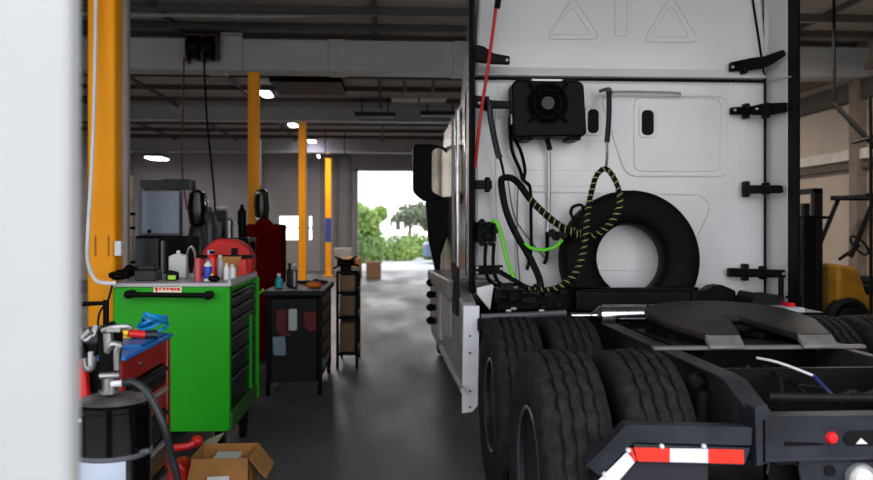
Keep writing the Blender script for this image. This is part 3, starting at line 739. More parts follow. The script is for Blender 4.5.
# --- fifth wheel (tilted to the rear)
FX, FY, FZ = 1.865, 4.33, 1.055
MT = Matrix.Translation((FX, FY, FZ)) @ Matrix.Rotation(math.radians(5.4), 4, 'X')
def fw_outline():
    L_ = []
    for k in range(13):
        a = math.radians(0 + 180 * k / 12); L_.append((.43 * math.cos(a), .12 + .36 * math.sin(a)))
    return L_ + [(-.43, -.08), (-.31, -.44), (-.14, -.44), (-.05, -.12), (-.045, .0), (.045, .0), (.06, -.12), (.15, -.44), (.32, -.44), (.43, -.08)]
mb = MB(); mb.prism(fw_outline(), 'XY', -.02, .015, MT); fw = tpart(mb, 'fifth_wheel', grease, bevel=.01)
mb = MB(); o2 = [(x * .97, y * .97 + .01) for x, y in fw_outline()[:14]]
mb.prism([(.44, .1), (-.44, .1), (-.40, -.1), (.40, -.1)], 'XY', -.12, -.02, MT)
for sx in (-1, 1): mb.prism([(sx * .41, .2), (sx * .38, .22), (sx * .26, -.4), (sx * .31, -.4), (sx * .41, -.08)], 'XY', -.1, -.02, MT)
tpart(mb, 'skirt', blackm, fw)
for sx in (-1, 1):
    mb = MB()
    pr_ = [(-.43, .016), (-.50, -.028), (-.50, -.045), (-.43, -.021)]
    M2 = MT
    xa, xb_ = (sx * .32, sx * .145)
    vs = [(x, y, z) for x in (xa, xb_) for (y, z) in pr_]
    mb._add(vs, [(0, 1, 2, 3), (7, 6, 5, 4), (0, 4, 5, 1), (1, 5, 6, 2), (2, 6, 7, 3), (3, 7, 4, 0)], MT)
    tpart(mb, 'ramp', ramp_m, fw, label='worn pale grey ramp', bevel=.006)
mb = MB(); mb.prism([(-.045, .06), (.045, .06), (.05, -.1), (.09, -.2), (-.02, -.14), (-.05, -.1)], 'XY', -.06, -.03, MT); tpart(mb, 'locking_jaw', gloss, fw)
mb = MB()
for sx in (-1, 1):
    mb.prism([(FY - .2, .965), (FY + .2, .965), (FY + .08, 1.05), (FY - .08, 1.05)], 'YZ', FX + sx * .33, FX + sx * .39)
tpart(mb, 'pivot_bracket', dirty, fw)
mb = MB(); mb.box(1.42, 3.9, .958, 2.28, 4.6, .97); tpart(mb, 'slide_plate', dirty, bevel=.004)
mb = MB(); mb.box(1.28, 3.86, .958, 2.34, 3.91, .976); tpart(mb, 'slide_rail_end', mat('pale_worn_edge', (112, 106, 102), .6), bevel=.005)
# diagonal brace / black rail left of the fifth wheel
mb = MB(); mb.tube([at(622, 330, 4.9), at(646, 339, 4.6), at(670, 350, 4.3)], .02, smooth=False); mb.tube([at(628, 334, 4.8), at(668, 349, 4.2)], .03, smooth=False); tpart(mb, 'release_arm', dirty)
mb = MB(); mb.bp(661, 351, 676, 357, 4.1, 4.2); tpart(mb, 'rail_cap', ramp_m, bevel=.004)
# polished canister
mb = MB(); A = at(590, 315.5, 5.05); B = at(664, 315.5, 5.05)
mb.lathe([(.001, 0), (.02, .0), (.03, .03), (.064, .06), (.068, .08), (.068, B.x - A.x), (.001, B.x - A.x)], 'X', (A.x, 5.05, A.z), 28); mb.cyl((A.x - .12, 5.05, A.z), (A.x, 5.05, A.z), .018, n=12); tpart(mb, 'air_dryer', chrome, label='polished chrome canister')
mb = MB(); mb.box(A.x + .35, 5.0, A.z - .065, A.x + .37, 5.11, A.z + .065); mb.box(A.x + .35, 5.05, .95, A.x + .39, 5.1, A.z); tpart(mb, 'canister_strap', blackm)
# deck, carrier, rails behind the cab
mb = MB(); mb.box(.74, 5.3, .93, 1.32, 6.15, .985); mb.box(2.28, 5.3, .93, 2.92, 6.15, .985); mb.box(1.41, 5.66, .79, 2.19, 6.08, .822); tpart(mb, 'deck_plate', blackm)
A = at(577, 310, 5.5); B = at(695, 288, 5.5)
mb = MB(); mb.box(A.x, 5.5, A.z, B.x, 5.52, B.z - .01); mb.box(A.x - .01, 5.48, B.z - .02, B.x + .01, 5.6, B.z); mb.box(B.x - .03, 5.48, A.z, B.x + .01, 5.6, B.z); mb.box(A.x - .01, 5.48, A.z, A.x + .03, 5.6, B.z); mb.box(A.x, 5.48, .985, B.x, 5.6, A.z + .02); tpart(mb, 'tyre_carrier', blackm, bevel=.006)
mb = MB(); mb.pp([(697, 291), (708, 290), (714, 286), (722, 285), (730, 288), (736, 291), (737, 300), (740, 306), (697, 306)], 5.75, 5.9); tpart(mb, 'battery_cover', black, bevel=.01)
mb = MB(); mb.pp([(752, 303), (757, 293), (763, 294), (770, 296), (778, 295), (784, 297), (786, 306), (752, 306)], 5.5, 5.8); tpart(mb, 'valve_stack', dirty, bevel=.01)
mb = MB(); mb.tp([(781, 278, 5.7), (781, 300, 5.7)], .02); mb.tp([(786, 297, 5.6), (801, 296, 5.6), (801, 308, 5.6)], .01, smooth=False); tpart(mb, 'support_post', black)
mb = MB(); mb.bp(783, 308, 805, 315, 5.3, 5.6); tpart(mb, 'lamp_plate', mat('pale_blue_white', (190, 198, 205), .4), bevel=.004)
mb = MB(); mb.bp(788, 303, 795, 308, 5.4, 5.5); tpart(mb, 'side_marker', redlens)
mb = MB(); mb.tp([(481, 317, 5.25), (530, 315, 5.25), (566, 313, 5.25)], .021); tpart(mb, 'cross_tube', midgrey)
mb = MB()
for k in range(26):
    x = random.uniform(495, 572); y = random.uniform(284, 308); p = at(x, y, random.uniform(5.35, 5.7)); s = random.uniform(.012, .04)
    mb.box(p.x - s, p.y - s, p.z - s * .7, p.x + s, p.y + s, p.z + s * .7)
mb.bp(497, 290, 573, 312, 5.65, 5.9); tpart(mb, 'valve_block', blackm, bevel=.005)
for x, y in ((508, 311), (513, 309), (541, 311), (524, 293), (532, 293)):
    mb = MB(); mb.cyl(at(x - 2, y, 5.32), at(x + 3, y, 5.32), .012, n=8); tpart(mb, 'pipe_fitting', silverm if y > 300 else dirty)
mb = MB(); mb.bp(478, 319, 572, 330, 5.2, 5.24); tpart(mb, 'fender_panel', blackm)
mb = MB(); mb.box(1.2, 5.3, .6, 1.34, 6.1, .93); mb.box(2.28, 5.3, .6, 2.5, 6.1, .93); tpart(mb, 'underframe_box', blackm)
# --- mud-flap hanger with reflective tape (left)
YH = 2.86
mb = MB(); mb.pp([(626, 425), (752, 428), (752, 446), (634, 443), (600, 477), (587, 466)], YH, YH + .012)
A = at(627, 425, YH); B = at(752, 428, YH); C_ = at(587, 466, YH)
mb._add([(A.x, YH, A.z), (B.x, YH, B.z), (B.x, YH + .07, B.z), (A.x, YH + .07, A.z), (A.x, YH, A.z - .01), (B.x, YH, B.z - .01), (B.x, YH + .07, B.z - .01), (A.x, YH + .07, A.z - .01)], [(0, 1, 2, 3), (7, 6, 5, 4), (0, 4, 5, 1), (1, 5, 6, 2), (2, 6, 7, 3), (3, 7, 4, 0)])
mb._add([(C_.x, YH, C_.z), (A.x, YH, A.z), (A.x, YH + .07, A.z), (C_.x, YH + .07, C_.z), (C_.x, YH, C_.z - .01), (A.x, YH, A.z - .01), (A.x, YH + .07, A.z - .01), (C_.x, YH + .07, C_.z - .01)], [(0, 1, 2, 3), (7, 6, 5, 4), (0, 4, 5, 1), (1, 5, 6, 2), (2, 6, 7, 3), (3, 7, 4, 0)])
hang = tpart(mb, 'mud_flap_hanger', framep, bevel=.003)
mb = MB(); mb.pp([(634, 444), (750, 448), (747, 458), (744, 465), (640, 462), (636, 452)], YH - .004, YH); tpart(mb, 'backing_plate', mat('dark_teal_steel', (24, 34, 42), .4), hang)
for pts, m_ in (([(634, 447.5), (670, 448.5), (670, 462), (638, 461.5)], redtape), ([(670, 448.5), (708, 449), (708, 463), (670, 462)], whitetape), ([(708, 449), (744, 450), (744, 464), (708, 463)], redtape),
                ([(628, 449), (632, 448), (637, 460), (634, 462)], redtape), ([(627, 452), (635, 462), (612, 489), (597, 482)], whitetape)):
    mb = MB(); mb.pp(pts, YH - .008, YH - .004); tpart(mb, 'tape_strip', m_, hang, label='red reflective strip' if m_ is redtape else 'white reflective strip')
for x, y in ((661.5, 446), (703.5, 446), (628, 450), (604.5, 474)):
    mb = MB(); mb.lathe([(0, -.014), (.007, -.012), (.009, 0)], 'Y', at(x, y, YH - .004), 12); tpart(mb, 'bolt_head', whitep, hang)
mb = MB(); mb.pp([(637, 462), (708, 463), (706, 560), (595, 560), (596, 500)], YH + .014, YH + .024); tpart(mb, 'mud_flap', mat('mud_flap_rubber', (46, 46, 53), .6, spec=.2), hang)
mb = MB(); mb.tube([at(752, 437, YH + .04), at(764, 440, YH + .06)], .025, smooth=False); tpart(mb, 'hanger_arm', blackm)

# --- spare tyre leaning on the cab back
mb = MB(); mb.lathe(TP, 'Y', (0, 0, 0), 168, fn=tyre_fn, closed=True)
c = at(628, 256, 5.85); Rz = Matrix.Translation((c.x, 5.85, 0.83 + .515)) @ Matrix.Rotation(math.radians(-4), 4, 'X')
mb.v = [Rz @ (v * .975) for v in mb.v]
zmin = min(v.z for v in mb.v)
for v in mb.v: v.z += .8225 - zmin
solo(mb, 'spare_tyre', sidewall_m, 'loose black truck tyre without rim standing upright against the white cab back', 'tyre', angle=50)

# ============================================================ GREEN CABINET
gx0 = at(113, 300, 5.2).x; gx1 = at(230, 300, 5.2).x; gz1 = at(170, 285, 5.2).z; gz0 = at(170, 432, 5.2).z; GY0, GY1 = 5.2, 6.22
G = thing('tool_cabinet', 'bright green rolling tool cabinet with black drawers and long black handle', 'tool cabinet', ((gx0 + gx1) / 2, 5.7, 0))
mb = MB(); mb.box(gx0, GY0, gz0, gx1 - .03, GY1, gz1 - .012); mb.box(gx1 - .03, GY0, gz0, gx1, GY0 + .05, gz1 - .012); mb.box(gx1 - .03, GY1 - .03, gz0, gx1 + .025, GY1, gz1 - .012); mb.box(gx1 - .03, GY0, gz1 - .04, gx1, GY1, gz1 - .012)
tpart(mb, 'body', greenp, G, bevel=.008)
mb = MB(); mb.box(gx0 - .005, GY0 - .008, gz1 - .012, gx1 + .008, GY1 + .01, gz1 + .012); tpart(mb, 'top', greyp, G, bevel=.005)
mb = MB(); mb.prism([(GY0 + .02, gz0 + .005), (GY1 - .02, gz0 + .005), (GY1 - .02, gz0 + .12), (GY0 + .02, gz0 + .12)], 'YZ', gx1 - .005, gx1 + .012); tpart(mb, 'kick_panel', mat('olive_green_trim', (46, 92, 36), .45, 0), G, bevel=.004)
A = at(129, 294.5, 5.13); B = at(208, 295.5, 5.13)
mb = MB(); mb.tube([A, B], .016, 12, smooth=False)
for q in (A, B): mb.cyl((q.x, 5.11, q.z), (q.x, 5.2, q.z), .026, n=16); mb.ball((q.x, 5.13, q.z), .028)
tpart(mb, 'handle', black, G)
# sticker: pale label with small red and dark marks
mb = MB(); mb.bp(153.5, 287.3, 181.5, 293.8, 5.195, 5.2); st = tpart(mb, 'sticker', mat('cream_sticker', (238, 226, 200), .5, 0, .03), G, label='pale sticker with red lettering')
mb = MB()
for pts in ([(154, 287.6), (158.5, 287.6), (157.4, 291), (156.6, 293), (155.6, 290.6)], [(158.8, 287.6), (162, 287.6), (160.6, 289.4), (160, 291.6), (159.2, 290)], [(162.3, 287.7), (165.5, 287.7), (165, 290.8), (163.6, 289.3), (162.8, 290.6)],
            [(166, 287.7), (169.2, 287.7), (168.6, 290.6), (167.3, 289.6), (166.4, 290.8)], [(169.6, 287.8), (173, 287.8), (173.6, 292.4), (171.6, 290), (170, 290)], [(173.4, 287.8), (176, 287.8), (176, 290.6), (173.8, 290)], [(176.5, 287.8), (180, 287.8), (180, 291.2), (178, 290.4), (176.6, 290.8)]):
    mb.pp(pts, 5.1935, 5.1955)
tpart(mb, 'lettering', mat('red_ink', (205, 30, 16), .5), st)
# drawers on the aisle side
zs_ = [gz0 + .13, gz0 + .33, gz0 + .47, gz0 + .59, gz0 + .69, gz0 + .77, gz0 + .84, gz1 - .05]
for i in range(7):
    mb = MB(); mb.box(gx1 - .02, GY0 + .06, zs_[i] + .006, gx1 + .004, GY1 - .04, zs_[i + 1] - .006); d = tpart(mb, 'drawer', drawerm, G, bevel=.003)
    mb = MB(); mb.box(gx1 + .004, GY0 + .08, zs_[i + 1] - .02, gx1 + .010, GY1 - .06, zs_[i + 1] - .012); tpart(mb, 'drawer_pull', midgrey, d)
mb = MB(); mb.box(gx1 + .004, GY1 - .32, gz0 + .13, gx1 + .02, GY1 - .29, gz0 + .66); tpart(mb, 'lock_bar', greenp, G)
for x in (gx0 + .08, gx1 - .08):
    for y in (GY0 + .1, GY1 - .1):
        mb = MB(); mb.cyl((x - .02, y, .065), (x + .02, y, .065), .065, n=18); mb.box(x - .03, y - .04, .1, x + .03, y + .04, gz0); tpart(mb, 'caster', black, G)
# far-side raised lip
mb = MB(); mb.box(gx1 - .012, GY0, gz1 + .012, gx1 + .004, GY1, gz1 + .03); tpart(mb, 'top_lip', greyp, G)
ZT = gz1 + .0125
def onTop(px, Y, h): return at(px, 280, Y).x, Y, ZT
# items on the cabinet
def bottle(px, Y, r, h, m, capm, label, name='bottle', neck=.4, group=None):
    x = at(px, 275, Y).x; t = thing(name, label, name.replace('_', ' '), (x, Y, ZT), group)
    mb = MB(); mb.lathe([(.001, 0), (r, 0), (r, h * .72), (r * .8, h * .8), (r * neck, h * .86), (r * neck, h * .9)], 'Z', (x, Y, ZT), 18); tpart(mb, 'body', m, t)
    mb = MB(); mb.lathe([(.001, h * .9), (r * neck * 1.2, h * .9), (r * neck * 1.2, h), (.001, h)], 'Z', (x, Y, ZT), 14); tpart(mb, 'cap', capm, t); return t
mb = MB(); x = at(149.5, 275, 5.5).x; mb.box(x - .07, 5.4, ZT, x + .07, 5.55, ZT + .07); mb.box(x - .055, 5.42, ZT + .07, x + .055, 5.53, ZT + .1); solo(mb, 'radio', darkgrey, 'small dark grey boxy device on the green cabinet top, left half', 'device', bevel=.008)
for px, lab in ((124, 'crumpled black gloves at the left end of the green cabinet top'), ):
    mb = MB(); x = at(px, 275, 5.5).x
    for k in range(9): mb.ball((x + random.uniform(-.05, .03), 5.5 + random.uniform(-.08, .08), ZT + .03 + random.uniform(0, .03)), .032, 1.3, 1, .8)
    solo(mb, 'gloves', black, lab, 'gloves')
mb = MB(); x = at(134, 275, 5.7).x; mb.tube([(x - .07, 5.62, ZT + .02), (x, 5.6, ZT + .09), (x + .05, 5.66, ZT + .03)], .012); mb.tube([(x - .05, 5.7, ZT + .02), (x + .02, 5.72, ZT + .07), (x + .06, 5.7, ZT + .02)], .012); solo(mb, 'coiled_cord', black, 'black cord coil beside the crumpled gloves on the green cabinet', 'cord')
x = at(172, 275, 5.45).x; t = thing('tape_measure', 'black and lime green tape measure on the green cabinet top', 'tape measure', (x, 5.45, ZT))
mb = MB(); mb.prism(round_poly([(x - .04, ZT), (x + .04, ZT), (x + .04, ZT + .055), (x - .03, ZT + .07)], .015), 'XZ', 5.43, 5.48); tpart(mb, 'case', black, t, bevel=.005)
mb = MB(); mb.box(x - .02, 5.424, ZT + .008, x + .03, 5.43, ZT + .035); tpart(mb, 'side_stripe', limep, t)
x = at(178, 275, 5.7).x; t = thing('flat_jug', 'pale grey flat rectangular jug standing on the green cabinet', 'jug', (x, 5.7, ZT))
mb = MB(); mb.prism(round_poly([(x - .06, ZT), (x + .06, ZT), (x + .06, ZT + .15), (x + .015, ZT + .17), (x - .015, ZT + .17), (x - .06, ZT + .15)], .01), 'XZ', 5.68, 5.74); tpart(mb, 'body', lampwhite, t, bevel=.008)
mb = MB(); mb.cyl((x, 5.71, ZT + .168), (x, 5.71, ZT + .19), .013, n=12); tpart(mb, 'cap', whitep, t)
mb = MB(); x = at(190.5, 262, 5.75).x
for k in range(5): mb.lathe([(.10 - .004, -.006), (.10 + .004, -.006), (.10 + .004, .006), (.10 - .004, .006)], 'Z', (0, 0, 0), 24, closed=True, M=Matrix.Translation((x, 5.75 + k * .012, ZT + .115)) @ Matrix.Diagonal((.3, 1, 1, 1)) @ Matrix.Rotation(PI / 2, 4, 'X'))
mb.box(x - .028, 5.74, ZT, x + .028, 5.8, ZT + .03); solo(mb, 'hose_coil', mat('clear_grey_vinyl', (140, 148, 140), .25), 'upright coil of translucent grey hose on the green cabinet', 'hose')
mb = MB(); x = at(198, 275, 5.4).x; mb.lathe([(.001, 0), (.022, 0), (.024, .14), (.02, .148), (.001, .15)], 'Z', (x, 5.4, ZT), 18); solo(mb, 'spray_can', pink, 'faded pinkish-red tall can on the green cabinet', 'can')
t = bottle(208, 5.4, .026, .14, whitep, blue, 'white and blue squeeze bottle on green cabinet beside the pink can')
mb = MB(); x = at(208, 275, 5.4).x; mb.lathe([(.0268, .015), (.0275, .02), (.0275, .09), (.0268, .095)], 'Z', (x, 5.4, ZT), 18, closed=True); tpart(mb, 'label_band', mat('blue_label', (28, 60, 180), .4), t)
bottle(212, 5.6, .033, .19, redbright, black, 'red bottle with black cap behind the white and blue bottle')
bottle(220, 5.65, .024, .16, lampwhite, whitep, 'taller white bottle near the cardboard sheet on green cabinet', group='white bottles on the cabinet')
bottle(226.5, 5.5, .02, .11, whitep, whitep, 'small white bottle, middle of three on the cabinet right end', group='white bottles on the cabinet')
bottle(232, 5.55, .026, .10, whitep, whitep, 'small round white bottle at the cabinet right corner', group='white bottles on the cabinet')
mb = MB(); mb.ball((at(214, 276, 5.3).x, 5.3, ZT + .02), .03, 1.3, 1, .7); solo(mb, 'rag', black, 'small dark rag at the foot of the white and blue bottle', 'rag')
mb = MB(); mb.ball((at(212, 266, 5.32).x, 5.33, ZT + .03), .014, 1, 1, 1.8); solo(mb, 'earplug_case', yel, 'tiny yellow item beside the white and blue bottle', 'case')
A = at(217, 279, 5.9); B = at(241, 262, 5.9); mb = MB(); mb.box(A.x, 5.9, ZT, B.x, 5.94, ZT + .14); solo(mb, 'parts_carton', card, 'small tan cardboard carton standing in front of red bag', 'carton')
# red bag
x = at(226.5, 260, 6.05).x
ZT0 = ZT; ZT = ZT + .0
t = thing('tool_bag', 'red rounded tool bag with black strap on the green cabinet', 'bag', (x, 6.08, ZT))
mb = MB(); outl = [(x - .19, ZT), (x + .19, ZT), (x + .2, ZT + .12), (x + .17, ZT + .2), (x + .08, ZT + .26), (x - .06, ZT + .27), (x - .15, ZT + .2), (x - .19, ZT + .1)]
mb.prism(round_poly(outl, .03), 'XZ', 5.99, 6.17); tpart(mb, 'body', mat('red_fabric', (190, 24, 24), .7, 0, .2, 8), t, bevel=.03, seg=3)
mb = MB(); mb.box(x - .2, 5.975, ZT + .125, x + .2, 6.0, ZT + .15); mb.box(x + .05, 5.97, ZT + .13, x + .09, 5.99, ZT + .2); tpart(mb, 'strap', black, t)
mb = MB(); mb.box(x - .12, 5.97, ZT + .15, x - .075, 5.985, ZT + .185); tpart(mb, 'tag', mat('pale_blue_tag', (150, 185, 225), .5), t)
mb = MB(); x2 = at(243, 272, 5.85).x; mb.prism([(x2 - .03, ZT), (x2 + .03, ZT), (x2 + .02, ZT + .12), (x2 - .02, ZT + .12)], 'XZ', 5.82, 5.88); solo(mb, 'red_box', redbright, 'bright red small carton at right of the tan carton', 'carton')

# ============================================================ machines behind green cabinet
t = thing('machine_cabinet', 'black floor machine with dark open front under the blue-grey box', 'machine', (at(160, 280, 7.0).x, 7.2, 0))
A = at(135, 236, 7.0); B = at(186, 236, 7.0); M_ = at(159, 240, 7.0)
mb = MB(); mb.box(A.x, 7.0, 0, B.x, 7.5, A.z); tpart(mb, 'body', black, t, bevel=.01)
mb = MB(); mb.box(A.x + .01, 6.98, .5, M_.x, 7.0, A.z - .02); tpart(mb, 'door', mat('slate_door', (46, 48, 54), .5), t, bevel=.004)
mb = MB(); mb.box(M_.x + .02, 6.99, .6, B.x - .02, 7.0, A.z - .04); tpart(mb, 'window', screen, t)
A = at(138, 235, 7.05); B = at(180, 190, 7.05)
t = thing('control_box', 'blue-grey blank metal box standing on the black machine', 'metal box', ((A.x + B.x) / 2, 7.2, 1.483))
zz = at(160, 236, 7.0).z
mb = MB(); mb.box(A.x, 7.05, zz + .001, B.x, 7.15, B.z); tpart(mb, 'body', midgrey, t, bevel=.008)
mb = MB(); mb.box(A.x + .035, 7.035, zz + .02, B.x - .005, 7.05, B.z - .01); tpart(mb, 'door', bluegrey, t, bevel=.005)
mb = MB(); mb.cyl((A.x + .1, 7.02, zz + .04), (A.x + .1, 7.035, zz + .04), .016, n=12); tpart(mb, 'knob', black, t)
mb = MB(); mb.bp(140, 180, 163, 188.5, 7.6, 7.8); mb.bp(163, 179, 189, 189, 7.57, 7.8); A = at(150, 188, 7.9)
mb.box(at(140, 180, 7.6).x, 7.75, 0, at(143, 180, 7.6).x, 7.8, at(150, 180, 7.6).z); mb.box(at(188, 180, 7.6).x, 7.75, 0, at(191, 180, 7.6).x, 7.8, at(150, 180, 7.6).z)
solo(mb, 'shelf_unit', darkgrey, 'dark shelf top showing above the blue-grey box', 'shelf')
for px, Y, r, zt, lab in ((197, 7.6, .085, 218, 'dark grey gas cylinder close beside the black machine'), (208.5, 7.8, .085, 207, 'taller dark grey gas cylinder right of its twin')):
    x = at(px, 250, Y).x; z = at(px, zt, Y).z; mb = MB(); mb.lathe([(.001, 0), (r, 0), (r, z - .2), (r * .8, z - .08), (r * .35, z - .03), (.03, z), (.001, z)], 'Z', (x, Y, 0), 24)
    solo(mb, 'gas_cylinder', mat('cylinder_grey', (58, 62, 64), .4, .1), lab, 'gas cylinder', group='gas cylinders behind the green cabinet')
c = at(200, 208, 7.25); t = thing('welding_hood', 'black curved hood with shiny visor hanging above the gas cylinders', 'hood', tuple(c))
mb = MB(); mb.lathe([(.02, -.17), (.07, -.14), (.09, 0), (.07, .13), (.02, .16)], 'Z', (c.x - .02, 7.25, c.z), 20); mb.tube([(c.x, 7.35, c.z), (c.x, 7.4, c.z + .1), (c.x - .1, 7.5, c.z + .17)], .01); tpart(mb, 'shell', gloss, t)
mb = MB(); mb.lathe([(.001, -.14), (.03, -.1), (.035, 0), (.03, .1), (.001, .14)], 'Z', (c.x + .04, 7.24, c.z), 16); tpart(mb, 'visor', chrome, t)
# bench with parts behind the red bag
A = at(214, 238, 8.2); B = at(248, 238, 8.2)
t = thing('machine_stand', 'black metal stand cluttered with small parts behind the red bag', 'stand', ((A.x + B.x) / 2, 8.4, 0))
mb = MB(); mb.box(A.x, 8.2, A.z - .04, B.x, 8.7, A.z); tpart(mb, 'tabletop', black, t)
for x in (A.x + .02, B.x - .02):
    for y in (8.23, 8.67):
        mb = MB(); mb.box(x - .02, y - .02, 0, x + .02, y + .02, A.z - .04); tpart(mb, 'leg', black, t)
zt_ = A.z
def small(px, w, h, Y, m, name, lab, cat, n=0):
    x = at(px, 230, Y).x; mb = MB()
    if n: mb.lathe([(.001, 0), (w, 0), (w, h * .8), (w * .4, h * .9), (w * .4, h), (.001, h)], 'Z', (x, Y, zt_ + .0005), 14)
    else: mb.box(x - w, Y - w, zt_ + .0005, x + w, Y + w, zt_ + h)
    solo(mb, name, m, lab, cat, bevel=0 if n else .006)
small(218, .04, .16, 8.35, midgrey, 'filter_box', 'grey ribbed box on the stand, left end', 'box')
small(221, .06, .28, 8.55, darkgrey, 'parts_bin', 'dark bin with a white lump behind the grey ribbed box', 'bin')
mb = MB(); mb.ball((at(222, 214, 8.55).x, 8.55, zt_ + .31), .05, 1.3, 1, .55); solo(mb, 'white_cloth', whitep, 'white crumpled cloth lying on the dark bin', 'cloth')
small(229, .04, .22, 8.4, silverm, 'metal_canister', 'shiny metal canister on the stand, middle', 'canister', 1)
small(235.5, .03, .16, 8.35, lampwhite, 'plastic_bottle', 'dull white bottle on the stand beside the shiny canister', 'bottle', 1)
small(242, .045, .34, 8.5, black, 'black_canister', 'tall black canister on the stand right end', 'canister', 1)
mb = MB(); x = at(240, 243, 8.1).x; mb.cyl((x, 8.185, zt_ - .05), (x, 8.12, zt_ - .12), .035, n=14); solo(mb, 'hanging_tin', silverm, 'small pale tin clipped to the stand front edge', 'tin')
# tan wrapped pipe
x = at(127.5, 250, 6.7).x; zt2 = at(127, 176, 6.7).z
t = thing('wrapped_pipe', 'tan cloth-wrapped upright pipe with black bands beside the yellow column', 'pipe', (x, 6.7, 0))
mb = MB(); mb.lathe([(.001, 0)] + [(.05 + .006 * math.sin(k * 1.7), k * zt2 / 24) for k in range(25)] + [(.001, zt2)], 'Z', (x, 6.7, 0), 16); tpart(mb, 'wrap', tan, t)
for y in (214, 228, 262):
    z = at(127, y, 6.7).z; mb = MB(); mb.cyl((x, 6.7, z - .012), (x, 6.7, z + .012), .06, n=16); tpart(mb, 'band', black, t)
# ============================================================ red cabinet, helmet on column
A = at(246, 280, 9.6); B = at(280, 224, 9.6)
t = thing('storage_locker', 'tall dark maroon metal locker standing behind the black service cart', 'locker', ((A.x + B.x) / 2, 9.9, 0))
mb = MB(); mb.box(A.x, 9.6, .03, B.x, 10.2, B.z); tpart(mb, 'body', maroon, t, bevel=.02)
mb = MB(); mb.box((A.x + B.x) / 2 - .09, 9.585, .1, B.x - .02, 9.6, B.z - .05); tpart(mb, 'door', maroon, t, bevel=.006)
mb = MB(); mb.cyl((A.x + .17, 9.85, B.z), (A.x + .17, 9.85, B.z + .06), .11, .06, n=20); tpart(mb, 'vent_cap', maroon, t)
c = at(262, 206, 12.1); t = thing('respirator_hood', 'glossy black rounded case hung high on the yellow column behind the locker', 'case', tuple(c))
mb = MB(); mb.lathe([(.03, -.24), (.1, -.2), (.12, 0), (.1, .2), (.04, .25), (.001, .25)], 'Z', (c.x, 12.1, c.z), 20); tpart(mb, 'shell', gloss, t)
mb = MB(); mb.ball((c.x - .05, 12.0, c.z + .19), .04); mb.ball((c.x - .05, 12.0, c.z - .19), .03); tpart(mb, 'clasp', chrome, t)
mb = MB(); mb.tp([(260.5, 140, 12.15), (260.5, 185, 12.15)], .012); solo(mb, 'white_tube', whitep, 'short white tube running down the yellow column above the black case', 'tube')

# ============================================================ dark service cart
cx0 = at(266, 300, 7.6).x; cx1 = at(322, 300, 7.6).x; cz = at(290, 291, 7.55).z
C = thing('service_cart', 'black steel service cart with gloves hung on its front panel', 'service cart', ((cx0 + cx1) / 2, 8.1, 0))
mb = MB(); mb.box(cx0 - .03, 7.55, cz - .05, cx1 + .03, 8.85, cz); tpart(mb, 'top', mat('cart_top', (30, 32, 33), .6, spec=.2), C, bevel=.015)
mb = MB(); mb.box(cx0 + .04, 7.62, .12, cx1 - .05, 7.66, cz - .08); tpart(mb, 'front_panel', mat('cart_panel', (26, 26, 30), .6, spec=.2), C, bevel=.005)
mb = MB(); mb.box(cx0, 7.66, .12, cx1 - .02, 8.8, cz - .05); tpart(mb, 'body', black, C)
for x in (cx0, cx1 - .04):
    for y in (7.6, 8.76):
        mb = MB(); mb.box(x, y, .1, x + .04, y + .04, cz - .05); tpart(mb, 'corner_post', black, C)
        mb = MB(); mb.cyl((x, y + .02, .05), (x + .035, y + .02, .05), .05, n=16); tpart(mb, 'caster', black, C)
for i in range(5):
    z = .2 + i * .155; mb = MB(); mb.box(cx1 - .02, 7.7, z, cx1 - .005, 8.74, z + .14); d = tpart(mb, 'drawer', drawerm, C, bevel=.004)
    mb = MB(); mb.box(cx1 - .005, 7.75, z + .11, cx1 + .01, 8.7, z + .125); tpart(mb, 'drawer_pull', darkgrey, d)
for pts, m_, nm, lab in (([(276, 309), (287, 309), (286, 330), (293, 336), (283, 337), (275, 331)], mat('dim_red_glove', (92, 22, 22), .7), 'glove', 'dark red glove hanging on the left of the cart front'), ([(303, 312), (316, 311), (317, 330), (309, 334), (303, 326)], mat('dim_red_glove', (92, 22, 22), .7), 'glove', 'dark red glove hanging on the right of the cart front'), ([(288, 309), (297, 309), (297, 331), (288, 331)], lampwhite, 'paper_pad', 'cream white pad hung between the two red gloves'), ([(272, 337), (285, 336), (286, 356), (273, 356)], mat('pale_blue_bag', (120, 140, 155), .5), 'plastic_bag', 'pale blue-grey bag hung low on the cart front')):
    mb = MB(); mb.pp(round_poly(pts, 2.2), 7.585, 7.618); solo(mb, nm, m_, lab, nm.replace('_', ' '), bevel=.01)
def oncart(px, Y, r, h, m, name, lab, cat, capm=None):
    x = at(px, 280, Y).x; t = thing(name, lab, cat, (x, Y, cz))
    mb = MB(); mb.lathe([(.001, .0), (r, .0), (r, h * .75), (r * .5, h * .85), (r * .5, h), (.001, h)], 'Z', (x, Y, cz + .0005), 16); tpart(mb, 'body', m, t)
    if capm: mb = MB(); mb.cyl((x, Y, cz + h), (x, Y, cz + h + .025), r * .5, n=12); tpart(mb, 'cap', capm, t)
oncart(279, 8.0, .035, .11, teal, 'bottle', 'teal bottle on the left of the black service cart', 'bottle', whitep)
oncart(289.5, 8.3, .03, .2, darkgrey, 'spray_can', 'dark spray can standing on the black service cart', 'can', black)
oncart(294.5, 8.2, .03, .2, silverm, 'spray_can', 'silver spray can standing on the black service cart', 'can', whitep)
x = at(314, 284, 7.9).x; mb = MB(); mb.ball((x, 7.9, cz + .03), .06, 1.4, 1, .5); solo(mb, 'orange_rag', orange, 'orange rag lying on the black service cart', 'rag')
mb = MB(); x = at(262, 293, 7.5).x; mb.tube([(cx0 - .03, 7.56, cz), (x, 7.56, cz + .01), (x - .03, 7.6, cz - .02)], .012); solo(mb, 'green_tool', limep, 'lime green tool tip over the cart left edge', 'tool')
mb = MB()
